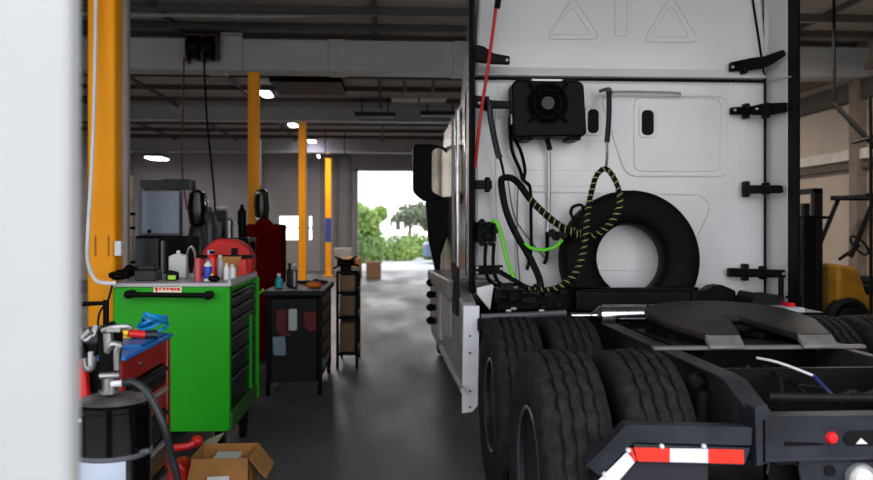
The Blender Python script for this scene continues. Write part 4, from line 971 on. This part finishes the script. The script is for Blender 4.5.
for k in range(7): mb.ball((at(300 + k * 4, 284, 8.5).x, 8.5 + random.uniform(-.15, .15), cz + .025), .035, 1.5, 1, .6)
solo(mb, 'parts_pile', darkgrey, 'low heap of dark metal parts on the cart top right', 'parts')
# open rack to the right of the cart
x0 = at(335, 300, 9.0).x; x1 = at(358, 300, 9.0).x; zt3 = at(350, 271, 9.0).z
x0 = max(x0, -.57)
t = thing('steel_rack', 'narrow black open steel rack beside the service cart, near the aisle', 'rack', ((x0 + x1) / 2, 9.4, 0))
for x in (x0, x1 - .03):
    for y in (9.0, 9.8): mb = MB(); mb.box(x, y, 0, x + .03, y + .03, zt3); tpart(mb, 'leg', black, t)
for z in (.15, .55, .82, zt3 - .03):
    mb = MB(); mb.box(x0, 9.0, z, x1, 9.83, z + .03); tpart(mb, 'shelf', black, t)
for z0, z1, lab in ((.58, .80, 'tan carton on the upper shelf of the black rack'), (.18, .5, 'tan carton on the lowest shelf of the black rack'), (.85, zt3 - .05, 'tan carton right under the rack top')):
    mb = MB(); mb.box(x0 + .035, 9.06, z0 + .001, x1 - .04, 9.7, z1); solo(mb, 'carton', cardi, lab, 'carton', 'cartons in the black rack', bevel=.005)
x = (x0 + x1) / 2 - .02; t = thing('bench_vise', 'black vise with spread handles on top of the black rack', 'vise', (x, 9.2, zt3))
mb = MB(); mb.box(x - .06, 9.1, zt3, x + .06, 9.3, zt3 + .05); mb.box(x - .1, 9.12, zt3 + .05, x + .1, 9.28, zt3 + .12); tpart(mb, 'body', black, t, bevel=.01)
mb = MB(); mb.tube([(x - .14, 9.08, zt3 + .02), (x + .13, 9.08, zt3 + .16)], .012); mb.tube([(x - .12, 9.1, zt3 + .15), (x + .15, 9.1, zt3 + .05)], .012); tpart(mb, 'handle', black, t)
mb = MB(); mb.bp(340, 258, 358, 270, 24.6, 25.6); z_ = min(v.z for v in mb.v); 
A = at(340, 258, 25); B = at(361, 270, 25); mb = MB(); mb.box(A.x, 25, 0, B.x, 25.9, A.z); solo(mb, 'carton', card, 'brown carton stack against the wall left of the far door', 'carton', 'cartons beside the far doorway', bevel=.02)
A = at(366, 262, 25); B = at(381, 276, 25); mb = MB(); mb.box(A.x, 25, 0, B.x, 25.6, A.z); solo(mb, 'carton', mat('brown_carton', (150, 112, 84), .8), 'lone brown carton standing on the floor inside the far doorway', 'carton', 'cartons beside the far doorway', bevel=.02)
mb = MB(); A = at(342, 244, 26); mb.box(A.x - .25, 26, 0, A.x + .3, 26.5, at(342, 248, 26).z); solo(mb, 'white_bin', postgrey, 'pale bin near the wall behind the brown carton stack', 'bin', bevel=.02)

# ============================================================ red cart and clutter (near left)
rx1 = -1.1; rx0 = -1.62; RY0, RY1 = 3.45, 4.2; rz = at(172, 333, RY1).z
R = thing('tool_cart', 'dark red and black drawer cart topped with tangled blue cable', 'tool cart', ((rx0 + rx1) / 2, 3.8, 0))
mb = MB(); mb.box(rx0, RY0, .12, rx1 - .03, RY1, rz - .02); tpart(mb, 'body', black, R, bevel=.01)
mb = MB(); mb.box(rx1 - .04, RY1 - .05, .12, rx1, RY1, rz - .02); mb.box(rx1 - .04, RY0, .12, rx1, RY0 + .05, rz - .02); mb.box(rx1 - .04, RY0, rz - .13, rx1 - .005, RY1, rz - .02); mb.box(rx1 - .04, RY0, .12, rx1, RY1, .2); tpart(mb, 'red_frame', redp, R, bevel=.006)
zz_ = [.2, .37, .52, .66, .78, rz - .14]
for i in range(5):
    mb = MB(); mb.box(rx1 - .03, RY0 + .06, zz_[i] + .006, rx1 - .004, RY1 - .06, zz_[i + 1] - .006); d = tpart(mb, 'drawer', drawerm if i != 3 else redp, R, bevel=.003)
    mb = MB(); mb.box(rx1 - .004, RY0 + .08, zz_[i + 1] - .03, rx1 + .012, RY1 - .08, zz_[i + 1] - .015); tpart(mb, 'drawer_pull', alu if i in (1, 3) else darkgrey, d)
mb = MB(); mb.box(rx0 - .01, RY0, rz - .02, rx1 + .012, RY1 + .01, rz); tpart(mb, 'top', blue, R, bevel=.004, label='blue liner edge')
mb = MB(); mb.ball((rx1 - .001, 3.72, rz - .075), .012, .5, 1, 1); tpart(mb, 'lock', chrome, R)
for x in (rx0 + .06, rx1 - .08):
    for y in (RY0 + .08, RY1 - .08):
        mb = MB(); mb.cyl((x - .02, y, .055), (x + .02, y, .055), .055, n=16); mb.box(x - .02, y - .02, .08, x + .02, y + .02, .12); tpart(mb, 'caster', black, R)
zr = rz + .001
mb = MB()
for k in range(5):
    P = []
    cx_, cy_ = rx1 - .065 + .008 * k, 4.12 - .02 * k
    for a in range(12): P.append((cx_ + (.07 - .006 * k) * math.cos(a * PI / 6), cy_ + .07 * math.sin(a * PI / 6), zr + .022 + .012 * k + .026 * (1 + math.sin(a * PI / 6 + k))))
    mb.tube(P, .008, 6, closed=True)
solo(mb, 'cable_tangle', bluec, 'tangled bright blue cable heaped on the red cart', 'cable')
mb = MB(); mb.prism([(rx1 - .35, 3.62), (rx1 + .0, 3.7), (rx1 - .0, 4.12), (rx1 - .28, 4.16)], 'XY', zr, zr + .012); solo(mb, 'blue_sheet', mat('blue_sheet', (10, 100, 165), .4), 'blue plastic sheet lying flat under the blue cable', 'sheet')
def blob(x, y, z, r, m, name, lab, cat, s=(1, 1, 1)):
    mb = MB(); mb.ball((x, y, z), r, *s); solo(mb, name, m, lab, cat)
p = at(127, 322, 3.95); mb = MB(); mb.prism(round_poly([(p.x - .05, zr + .012), (p.x + .04, zr + .012), (p.x + .055, zr + .05), (p.x - .03, zr + .06)], .012), 'XZ', 3.9, 3.96); solo(mb, 'yellow_clamp', yel, 'yellow plastic clamp on the red cart left of the blue cable', 'clamp', bevel=.008)
p = at(143, 324, 3.9); 
mb = MB(); mb.use(redbright); mb.cyl((p.x - .06, 3.88, zr + .04), (p.x + .01, 3.9, zr + .03), .018, n=10); mb.use(navy); mb.cyl((p.x + .01, 3.9, zr + .03), (p.x + .06, 3.92, zr + .028), .022, n=10); mb.use(yel); mb.cyl((p.x - .08, 3.88, zr + .045), (p.x - .06, 3.88, zr + .04), .015, n=10)
solo(mb, 'screwdriver', None, 'screwdriver with red, yellow and navy handle beside the yellow clamp', 'screwdriver')
mb = MB()
for k in range(40):
    x = rx1 - .2 + random.uniform(-.09, .12); y = 3.58 + random.uniform(-.08, .04); mb.box(x, y, zr, x + .02, y + .015, zr + random.uniform(.01, .03))
tag(mb.build('loose_bolts', silverm, None, origin=(rx1 - .2, 3.55, zr)), 'loose scatter of small metal bolts on the red cart near edge', 'bolts', kind='stuff')
# pneumatic tool / black gun standing in front
p = at(113, 362, 3.3)
t = thing('grease_gun', 'black and silver pump gun mounted upright above the black drum', 'pump', (at(113, 400, 3.1).x, 3.1, at(113, 397, 3.1).z))
mb = MB(); mb.prism(round_poly([(at(101, 0, 3.1).x, at(100, 394, 3.1).z), (at(112, 0, 3.1).x, at(100, 394, 3.1).z), (at(117, 0, 3.1).x, at(100, 335, 3.1).z), (at(107, 0, 3.1).x, at(100, 322, 3.1).z), (at(96, 0, 3.1).x, at(100, 332, 3.1).z)], .01), 'XZ', 3.1, 3.18); tpart(mb, 'body', rubber, t, bevel=.012)
mb = MB(); mb.tp([(103, 331, 3.06), (113, 328, 3.05), (127, 327, 3.05), (132, 329, 3.05)], .012); mb.bp(106, 328, 120, 332, 3.03, 3.09); mb.tp([(108, 333, 3.06), (109, 350, 3.06)], .018); tpart(mb, 'top_lever', silverm, t)
mb = MB(); mb.tp([(120, 345, 3.04), (117, 352, 3.04), (117, 370, 3.04)], .012); mb.tp([(107, 352, 3.05), (113, 344, 3.04), (122, 346, 3.04)], .012); tpart(mb, 'trigger', silverm, t)
mb = MB(); mb.cyl(at(110, 391, 3.06), at(110, 376, 3.06), .028, n=14); mb.cyl(at(100, 376, 3.03), at(120, 375, 3.03), .012, n=10); mb.cyl(at(109, 393, 3.06), at(109, 390, 3.06), .036, n=14); tpart(mb, 'pump_tube', silverm, t)
mb = MB(); mb.tp([(112, 384, 3.02), (126, 383, 3.0)], .011); tpart(mb, 'outlet', whitep, t)
mb = MB(); mb.tp([(124, 383, 3.0), (134, 382, 2.98), (145, 390, 2.96), (156, 408, 2.95), (166, 432, 2.95), (172, 458, 2.98), (178, 482, 3.0), (182, 520, 3.05), (184, 560, 3.1)], .014, 10); tpart(mb, 'delivery_hose', mat('dark_green_hose', (24, 30, 32), .4), t, label='dark delivery hose curving to the floor')
# drum
x = at(113, 430, 3.1).x; zd = at(113, 400, 3.1).z
t = thing('grease_drum', 'glossy black steel drum with pale label at lower left', 'drum', (x, 3.1, .14))
mb = MB(); mb.lathe([(.001, .15), (.135, .15), (.138, .16), (.135, .17), (.135, .5), (.139, .51), (.135, .52), (.135, zd - .03), (.14, zd - .025), (.14, zd - .01), (.13, zd)], 'Z', (x, 3.1, 0), 48); tpart(mb, 'shell', gloss, t)
mb = MB(); mb.lathe([(.131, zd - .012), (.13, zd), (.11, zd + .012), (.05, zd + .02), (.001, zd + .02)], 'Z', (x, 3.1, 0), 40); tpart(mb, 'lid', mat('dusty_lid', (92, 86, 84), .5, .2, .4, 15), t)
mb = MB()
zl1 = at(100, 463, 2.97).z
n_ = 14; vs = []; 
for k in range(n_ + 1):
    a = math.radians(-165 + 111 * k / n_); 
    for z in (zl1, zl1 - .22): vs.append((x + .1362 * math.cos(a), 3.1 + .1362 * math.sin(a), z))
for k in range(n_ + 1):
    a = math.radians(-165 + 111 * k / n_); 
    for z in (zl1, zl1 - .22): vs.append((x + .1385 * math.cos(a), 3.1 + .1385 * math.sin(a), z))
o_ = 2 * (n_ + 1)
fs = [(2 * k, 2 * k + 1, 2 * k + 3, 2 * k + 2) for k in range(n_)] + [(o_ + 2 * k, o_ + 2 * k + 2, o_ + 2 * k + 3, o_ + 2 * k + 1) for k in range(n_)]
mb._add(vs, fs); tpart(mb, 'paper_label', mat('blue_white_label', (185, 195, 212), .5), t)
mb = MB(); mb.lathe([(.1355, zd - .2), (.141, zd - .194), (.141, zd - .186), (.1355, zd - .18)], 'Z', (x, 3.1, 0), 40, closed=True); mb.cyl((x + .12, 3.04, zd - .18), (x + .16, 3.02, zd - .17), .01, n=8); tpart(mb, 'clamp_ring', midgrey, t)
mb = MB(); mb.ball((x - .08, 2.99, zd - .05), .008); tpart(mb, 'dot', whitep, t)
t = thing('drum_dolly', 'low wheeled dolly carrying the black drum', 'dolly', (x, 3.1, 0))
mb = MB(); mb.cyl((x, 3.1, .12), (x, 3.1, .148), .16, n=28); tpart(mb, 'platform', black, t)
for k in range(4):
    a = PI / 4 + k * PI / 2; mb = MB(); q = (x + .12 * math.cos(a), 3.1 + .12 * math.sin(a)); mb.cyl((q[0] - .015, q[1], .045), (q[0] + .015, q[1], .045), .045, n=14); mb.box(q[0] - .02, q[1] - .02, .05, q[0] + .02, q[1] + .02, .12); tpart(mb, 'caster', black, t)
# stuff left of the pump: hanging clamps on the cart end
def hang(pts, r, m, name, lab, cat): mb = MB(); mb.tp(pts, r); return solo(mb, name, m, lab, cat)
mb = MB(); mb.use(silverm); mb.tp([(81, 330, 3.36), (86, 340, 3.34), (92, 336, 3.34), (96, 326, 3.36)], .012); mb.tp([(84, 338, 3.35), (92, 330, 3.34)], .02); mb.use(black); mb.tp([(80, 340, 3.37), (84, 354, 3.36), (93, 358, 3.36)], .02); mb.bp(80, 344, 96, 356, 3.37, 3.43)
solo(mb, 'spring_clamps', None, 'bunch of silver and black clamps at the far left beside the jamb', 'clamps')
mb = MB(); mb.use(silverm); mb.tp([(84, 358, 3.3), (86, 368, 3.3), (92, 368, 3.3), (94, 356, 3.3)], .013); mb.use(lampwhite); mb.bp(88, 352, 92, 366, 3.28, 3.3)
solo(mb, 'cup_hook', None, 'silver cup-shaped hook hanging under the clamps', 'hook')
mb = MB(); mb.pp([(78, 357), (83, 356), (86, 378), (88, 400), (84, 599), (78, 599)], 3.39, 3.43); solo(mb, 'red_tool', redbright, 'bright red tool handle between the drum and the white jamb', 'tool', bevel=.006)
# black bracket in front of yellow column
mb = MB(); mb.tp([(82, 304, 4.6), (106, 303, 4.6), (106, 322, 4.6)], .014, smooth=False); mb.tp([(106, 300, 4.6), (106, 322, 4.6), (106, 420, 4.6)], .017, smooth=False)
p = at(106, 300, 4.6); mb.cyl((p.x, 4.6, 0), (p.x, 4.6, 1.1), .014, n=8); mb.cyl((p.x, 4.6, 0), (p.x, 4.6, .02), .09, n=20)
mb.tp([(112, 286, 4.7), (108, 300, 4.65), (100, 312, 4.62), (98, 326, 4.6), (100, 345, 4.6)], .006)
solo(mb, 'black_stand', black, 'thin black metal stand in front of the yellow column base', 'stand')

p = at(104, 318, 3.9)
mb = MB(); mb.tube([(p.x - .06, 3.88, zr + .05), (p.x + .04, 3.9, zr + .08)], .012); mb.box(p.x - .1, 3.84, zr, p.x + .04, 3.94, zr + .05); solo(mb, 'impact_gun', mat('dark_green_plastic', (30, 46, 40), .5), 'dark green-black tool lying at the left of the yellow clamp', 'tool', bevel=.01)

# ============================================================ floor jack + cardboard box
jy = 4.75
t = thing('floor_jack', 'bright red floor jack pushed under beside the cardboard box', 'floor jack', (at(183, 470, jy).x, jy, 0))
A = at(161, 470, jy); B = at(190, 455, jy)
mb = MB(); mb.prism(round_poly([(A.x, .03), (B.x, .03), (B.x, .17), (B.x - .05, .22), (A.x + .06, .2), (A.x, .12)], .02), 'XZ', jy - .05, jy + .12); tpart(mb, 'body', redbright, t, bevel=.015)
mb = MB(); mb.tube([at(173, 448, jy + .1), at(188, 446, jy + .12), at(197, 441, jy + .15)], .022); mb.ball(at(197, 441, jy + .15), .035); tpart(mb, 'arm', redbright, t)
for xx in (A.x + .04, B.x - .04):
    mb = MB(); mb.cyl((xx, jy - .08, .035), (xx, jy + .15, .035), .035, n=16); tpart(mb, 'wheel', black, t)
mb = MB(); mb.bp(163, 462, 176, 468, jy - .06, jy - .05); tpart(mb, 'bracket', brown, t)
BX0 = at(190, 470, 4.6).x; BX1 = at(249, 470, 4.6).x; BY0, BY1 = 4.6, 4.93; BZ = at(210, 459, 4.6).z
t = thing('cardboard_box', 'open brown cardboard box on the floor with flaps out', 'cardboard box', ((BX0 + BX1) / 2, 4.75, 0))
mb = MB(); th = .005
mb.box(BX0, BY0, 0, BX1, BY0 + th, BZ); mb.box(BX0, BY1 - th, 0, BX1, BY1, BZ); mb.box(BX0, BY0, 0, BX0 + th, BY1, BZ); mb.box(BX1 - th, BY0, 0, BX1, BY1, BZ); mb.box(BX0, BY0, 0, BX1, BY1, th); tpart(mb, 'body', card, t)
def quad(P, th=.005):
    mb = MB(); P = [Vector(p) for p in P]; n = (P[1] - P[0]).cross(P[2] - P[0]).normalized() * th
    mb._add(P + [p + n for p in P], [(3, 2, 1, 0), (4, 5, 6, 7), (0, 1, 5, 4), (1, 2, 6, 5), (2, 3, 7, 6), (3, 0, 4, 7)]); return mb
tpart(quad([(BX1, BY0, BZ), (BX1, BY1, BZ), (BX1 + .10, BY1 - .04, BZ - .11), (BX1 + .09, BY0 + .03, BZ - .12)]), 'flap', card, t)
tpart(quad([(BX0 + .01, BY0, BZ), (BX1 - .01, BY0, BZ), (BX1 - .01, BY0 - .025, BZ - .11), (BX0 - .01, BY0 - .025, BZ - .11)]), 'flap', card, t)
mb = MB(); mb.pp([(193, 455), (206, 440), (225, 432), (217, 443), (211, 455)], BY1 - .004, BY1 + .002); tpart(mb, 'flap', mat('greenish_flap', (120, 124, 96), .8), t)
mb = MB(); mb.pp([(207, 477), (229, 476), (229, 490), (207, 491)], BY0 - .04, BY0 - .036); tpart(mb, 'paper_label', whitep, t)
mb = MB(); mb.box(BX0 + .1, 4.7, .006, BX0 + .24, 4.86, BZ - .03); solo(mb, 'folded_paper', whitep, 'white folded paper inside the open cardboard box', 'paper')

# ============================================================ forklift (right, behind the truck)
fx = at(848, 250, 11.0).x
FK = thing('forklift', 'yellow forklift with black overhead guard parked near the right wall', 'forklift', (fx, 11.2, 0))
A0 = at(838, 300, 10.8).x
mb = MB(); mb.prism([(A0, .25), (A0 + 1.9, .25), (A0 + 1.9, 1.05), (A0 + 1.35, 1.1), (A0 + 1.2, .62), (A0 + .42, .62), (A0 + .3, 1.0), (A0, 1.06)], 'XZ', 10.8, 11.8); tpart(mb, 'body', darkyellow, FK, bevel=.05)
mb = MB(); mb.prism([(A0 + .4, .6), (A0 + 1.2, .6), (A0 + 1.2, .75), (A0 + .4, .75)], 'XZ', 10.85, 11.75); mb.box(A0 + .8, 10.95, .75, A0 + 1.2, 11.65, .85); mb.prism([(A0 + 1.1, .8), (A0 + 1.2, .8), (A0 + 1.3, 1.35), (A0 + 1.22, 1.35)], 'XZ', 11.0, 11.6); tpart(mb, 'seat', black, FK, bevel=.02)
for (xa, za, xb, zb_) in ((A0 + .2, 1.15, A0 + .55, 1.98), (A0 + 1.4, 1.05, A0 + 1.3, 1.98)):
    for y in (10.84, 11.76): mb = MB(); mb.tube([(xa, y, za), (xb, y, zb_)], .035, smooth=False); tpart(mb, 'guard_post', black, FK)
mb = MB(); mb.box(A0 + .45, 10.8, 1.96, A0 + 1.45, 10.88, 2.03); mb.box(A0 + .45, 11.72, 1.96, A0 + 1.45, 11.8, 2.03)
for k in range(6): mb.box(A0 + .45 + k * .19, 10.8, 1.98, A0 + .49 + k * .19, 11.8, 2.02)
tpart(mb, 'overhead_guard', black, FK)
mb = MB(); mb.lathe([(.15, -.012), (.175, -.012), (.175, .012), (.15, .012)], 'Z', (0, 0, 0), 28, closed=True, M=Matrix.Translation((A0 + .6, 11.3, 1.3)) @ Matrix.Rotation(math.radians(55), 4, 'Y')); mb.tube([(A0 + .3, 11.3, 1.1), (A0 + .6, 11.3, 1.3)], .025); tpart(mb, 'steering_wheel', black, FK)
for y in (10.9, 11.6): mb = MB(); mb.box(A0 - .28, y, .08, A0 - .16, y + .1, 2.1); tpart(mb, 'mast_rail', black, FK)
mb = MB(); mb.box(A0 - .3, 10.85, .1, A0 - .34, 11.75, .55); mb.box(A0 - .3, 10.9, 2.03, A0 - .16, 11.7, 2.1); mb.box(A0 - .27, 11.2, .1, A0 - .18, 11.3, 1.9); tpart(mb, 'carriage', black, FK)
for y in (10.98, 11.5): mb = MB(); mb.prism([(A0 - .34, .05), (A0 - 1.2, .03), (A0 - 1.2, .05), (A0 - .38, .1), (A0 - .38, .5), (A0 - .34, .5)], 'XZ', y, y + .12); tpart(mb, 'fork', blackm, FK)
for xx, r in ((A0 + .15, .3), (A0 + 1.5, .25)):
    for y in (10.74, 11.66): mb = MB(); mb.lathe([(.001, 0), (r * .5, .0), (r * .55, .03), (r * .8, .0), (r, .04), (r, .16), (r * .8, .2), (.001, .2)], 'Y', (xx, y, r), 28); tpart(mb, 'wheel', rubber, FK)
# wall brace and bracket at the right edge
mb = MB(); p0 = at(834, 104, 9.9); p1 = at(878, 150, 9.4); mb.tube([p0, p1], .03, smooth=False); q = at(871, 138, 9.45); mb.tube([at(870, 96, 9.45), q, at(871, 170, 9.45), (q.x, 9.45, 0)], .022, smooth=False); mb.tube([at(852, 143, 9.6), q, at(885, 132, 9.4)], .02, smooth=False); mb.tube([p0, (p0.x, 9.9, HC)], .02, smooth=False)
solo(mb, 'pipe_brace', black, 'dark diagonal steel brace on an upright pipe at the right edge', 'brace')
mb = MB(); A = at(806, 216, 8.6); mb.box(A.x - .02, 8.6, 0, A.x + .12, 8.9, A.z); mb.box(A.x - .02, 8.6, A.z - .03, A.x + .3, 8.9, A.z); solo(mb, 'black_pedestal', black, 'tall narrow black pedestal showing just right of the cab edge', 'pedestal', bevel=.01)

# ============================================================ outside the far door
leafm = mat('leaf_green', (104, 132, 62), .7, 0, .4, 1.2, rgb2=(62, 92, 36))
leaf2 = mat('pale_leaf_green', (140, 165, 80), .7, 0, .4, 1.2, rgb2=(88, 116, 52))
leaf3 = mat('grey_green_leaf', (112, 122, 96), .7, 0, .4, 1.2, rgb2=(78, 90, 66))
bark = mat('bark', (84, 70, 58), .9)
def crown(blobs, n, s):
    mb = MB()
    for (x, y, z, r) in blobs:
        for k in range(n):
            a = random.uniform(0, 2 * PI); u = random.uniform(-1, 1); q = math.sqrt(1 - u * u); rr_ = r * random.uniform(.65, 1.05)
            c = Vector((x + rr_ * q * math.cos(a), y + rr_ * q * math.sin(a), max(.06, z + rr_ * u)))
            d = Vector((random.gauss(0, 1), random.gauss(0, 1), random.gauss(0, 1))).normalized(); e = d.orthogonal().normalized(); ss = s * random.uniform(.6, 1.3)
            mb._add([c - d * ss, c + e * ss * .5, c + d * ss, c - e * ss * .5], [(0, 1, 2, 3)])
        mb.ball((x, y, z), r * .62, n=10)
    return mb
def plant(name, lab, cat, blobs, m, n=260, s=.16, trunk=None, group=None):
    x, y = blobs[0][0], blobs[0][1]
    t = thing(name, lab, cat, (x, y, 0), group)
    tpart(crown(blobs, n, s), 'foliage', m, t)
    mb = MB()
    if trunk:
        mb.cyl((trunk[0], trunk[1], 0), (trunk[0], trunk[1], trunk[2]), .16, .09, n=10)
        for b in blobs: mb.tube([(trunk[0], trunk[1], trunk[2] * .8), (b[0], b[1], b[2])], .05, 6)
    else: mb.cyl((x, y, 0), (x, y, blobs[0][2]), .06, n=8)
    tpart(mb, 'trunk', bark, t)
YO = 40
def bp_(px, py, Y, rpx): c = at(px, py, Y); return (c.x, Y, c.z, rpx * Y / F)
plant('leafy_tree', 'yellow-green leafy tree outside at the left edge of the far doorway', 'tree', [bp_(366, 222, 42, 14), bp_(360, 236, 42, 16), bp_(372, 240, 42, 12), bp_(356, 214, 43, 12), bp_(380, 214, 43, 7)], leaf2, 500, trunk=(at(362, 250, 42).x, 42, 2))
plant('leafy_tree', 'distant grey-green tree outside in the middle of the far doorway', 'tree', [bp_(408, 216, 58, 12), bp_(420, 214, 58, 12), bp_(398, 222, 58, 8), bp_(430, 222, 58, 10)], leaf3, 400, trunk=(at(410, 245, 58).x, 58, 2.4))
for i, (px, py, r, m_, lab) in enumerate(((366, 258, 16, leafm, 'low green bush outside, leftmost in the far doorway'), (384, 262, 12, leafm, 'low green bush outside, second from the doorway left'), (398, 256, 15, leaf2, 'rounded pale green bush outside in the doorway middle'), (414, 254, 16, leaf2, 'rounded yellow-green bush outside left of the parked car'), (434, 250, 15, leaf2, 'yellow-green bush outside behind the parked car'), (344, 256, 14, leafm, 'green bush outside mostly hidden by the doorway edge'))):
    plant('bush', lab, 'bush', [bp_(px, py - 4, (36.5, 41, 38.8, 43.2, 40, 45.5)[i], r + 2), bp_(px + 5, py + 6, (36.5, 41, 38.8, 43.2, 40, 45.5)[i], r * .6)], m_, 450, .13, group='bushes beyond the far doorway')
mb = MB()
for px in (386, 394, 402):
    p = at(px, 230, 50); mb.box(p.x - .12, 50, 0, p.x + .12, 50.2, at(px, 222, 50).z)
mb.box(at(384, 230, 50).x, 50.1, 0, at(412, 230, 50).x, 50.2, at(400, 236, 50).z)
solo(mb, 'white_fence', whitep, 'pale fence with posts in the yard behind the bushes', 'fence')
# parked car
cxp = at(431, 256, 35).x
t = thing('parked_car', 'blue-grey parked car outside, partly hidden behind the truck mirror', 'car', (cxp + 1.5, 35.5, 0))
mb = MB(); x = cxp - .3
mb.prism(round_poly([(x, .3), (x + 4.2, .3), (x + 4.2, .85), (x + 3.4, .98), (x + 2.8, 1.45), (x + 1.3, 1.48), (x + .5, .98), (x, .88)], .12), 'XZ', 35, 36.7); tpart(mb, 'body', mat('blue_grey_car_paint', (110, 125, 150), .3, .3), t, bevel=.08)
mb = MB(); mb.prism([(x + .75, 1.0), (x + 3.2, 1.0), (x + 2.72, 1.38), (x + 1.35, 1.4)], 'XZ', 34.98, 35.02); tpart(mb, 'window', screen, t)
for xx in (x + .8, x + 3.4):
    for y in (35, 36.5): mb = MB(); mb.cyl((xx, y - .02, .32), (xx, y + .2, .32), .32, n=20); tpart(mb, 'wheel', rubber, t)
mb = MB(); mb.box(x - .02, 35.05, .7, x + .05, 35.4, .85); tpart(mb, 'tail_light', redlens, t)

# ============================================================ WORLD, LIGHT, CAMERA
w = bpy.data.worlds.new('overcast'); sc.world = w; w.use_nodes = True
nt = w.node_tree; N = nt.nodes; L = nt.links; bg = N['Background']
tc = N.new('ShaderNodeTexCoord'); sx = N.new('ShaderNodeSeparateXYZ'); L.new(tc.outputs['Generated'], sx.inputs[0])
rp = N.new('ShaderNodeValToRGB'); rp.color_ramp.elements[0].position = .0; rp.color_ramp.elements[0].color = (.94, .94, .94, 1)
rp.color_ramp.elements[1].position = .7; rp.color_ramp.elements[1].color = (.86, .91, 1, 1)
L.new(sx.outputs['Z'], rp.inputs[0]); L.new(rp.outputs[0], bg.inputs[0]); bg.inputs[1].default_value = 1.5
def portal(loc, rot, sx_, sy_):
    l = bpy.data.lights.new('door_daylight', 'AREA'); l.shape = 'RECTANGLE'; l.size = sx_; l.size_y = sy_; l.cycles.is_portal = True
    o = bpy.data.objects.new('door_daylight', l); o.location = loc; o.rotation_euler = rot; COL.objects.link(o)
portal(((jx + 3.9) / 2, YF - .02, 2.15), (PI / 2, 0, 0), 3.9 - jx, 4.3)
portal(((dl + dr) / 2, YB + .3, dtz / 2), (-PI / 2, 0, 0), dr - dl, dtz)
portal((-3.3, YF - .02, 2.15), (PI / 2, 0, 0), 4.5, 4.3)  # portal of the added, unseen opening left of the pier
# shop roof lamps (the bay's own lighting)
for x, y, e in ((-2.3, 16, 60), (-2.3, 21, 60), (-2.3, 25, 60), (4.6, 9.5, 90), (-6.5, 14, 50), (4.6, 16, 60)):
    l = bpy.data.lights.new('roof_lamp_light', 'AREA'); l.size = 1.0; l.energy = e; l.color = (1, .93, .86)
    o = bpy.data.objects.new('roof_lamp_light', l); o.location = (x, y, 4.1); COL.objects.link(o)

cam = bpy.data.cameras.new('camera'); co = bpy.data.objects.new('camera', cam); COL.objects.link(co)
co.location = (0, 0, EYE); co.rotation_euler = (PI / 2, 0, -YAW)
cam.sensor_width = 36; cam.lens = F / 873 * 36; cam.shift_y = -12 / 873; cam.clip_start = .05; cam.clip_end = 300
cam.dof.use_dof = True; cam.dof.focus_distance = 4.6; cam.dof.aperture_fstop = 2.3
sc.camera = co
sc.view_settings.view_transform = 'Standard'; sc.view_settings.look = 'None'; sc.view_settings.gamma = 1; sc.view_settings.exposure = 1.12
sc.view_settings.use_curve_mapping = False
sc.cycles.use_denoising = True; sc.cycles.max_bounces = 8; sc.cycles.diffuse_bounces = 5; sc.cycles.sample_clamp_indirect = 4
for o in list(bpy.data.objects):
    if '_o' in o: del o['_o']
    if '_c' in o: del o['_c']
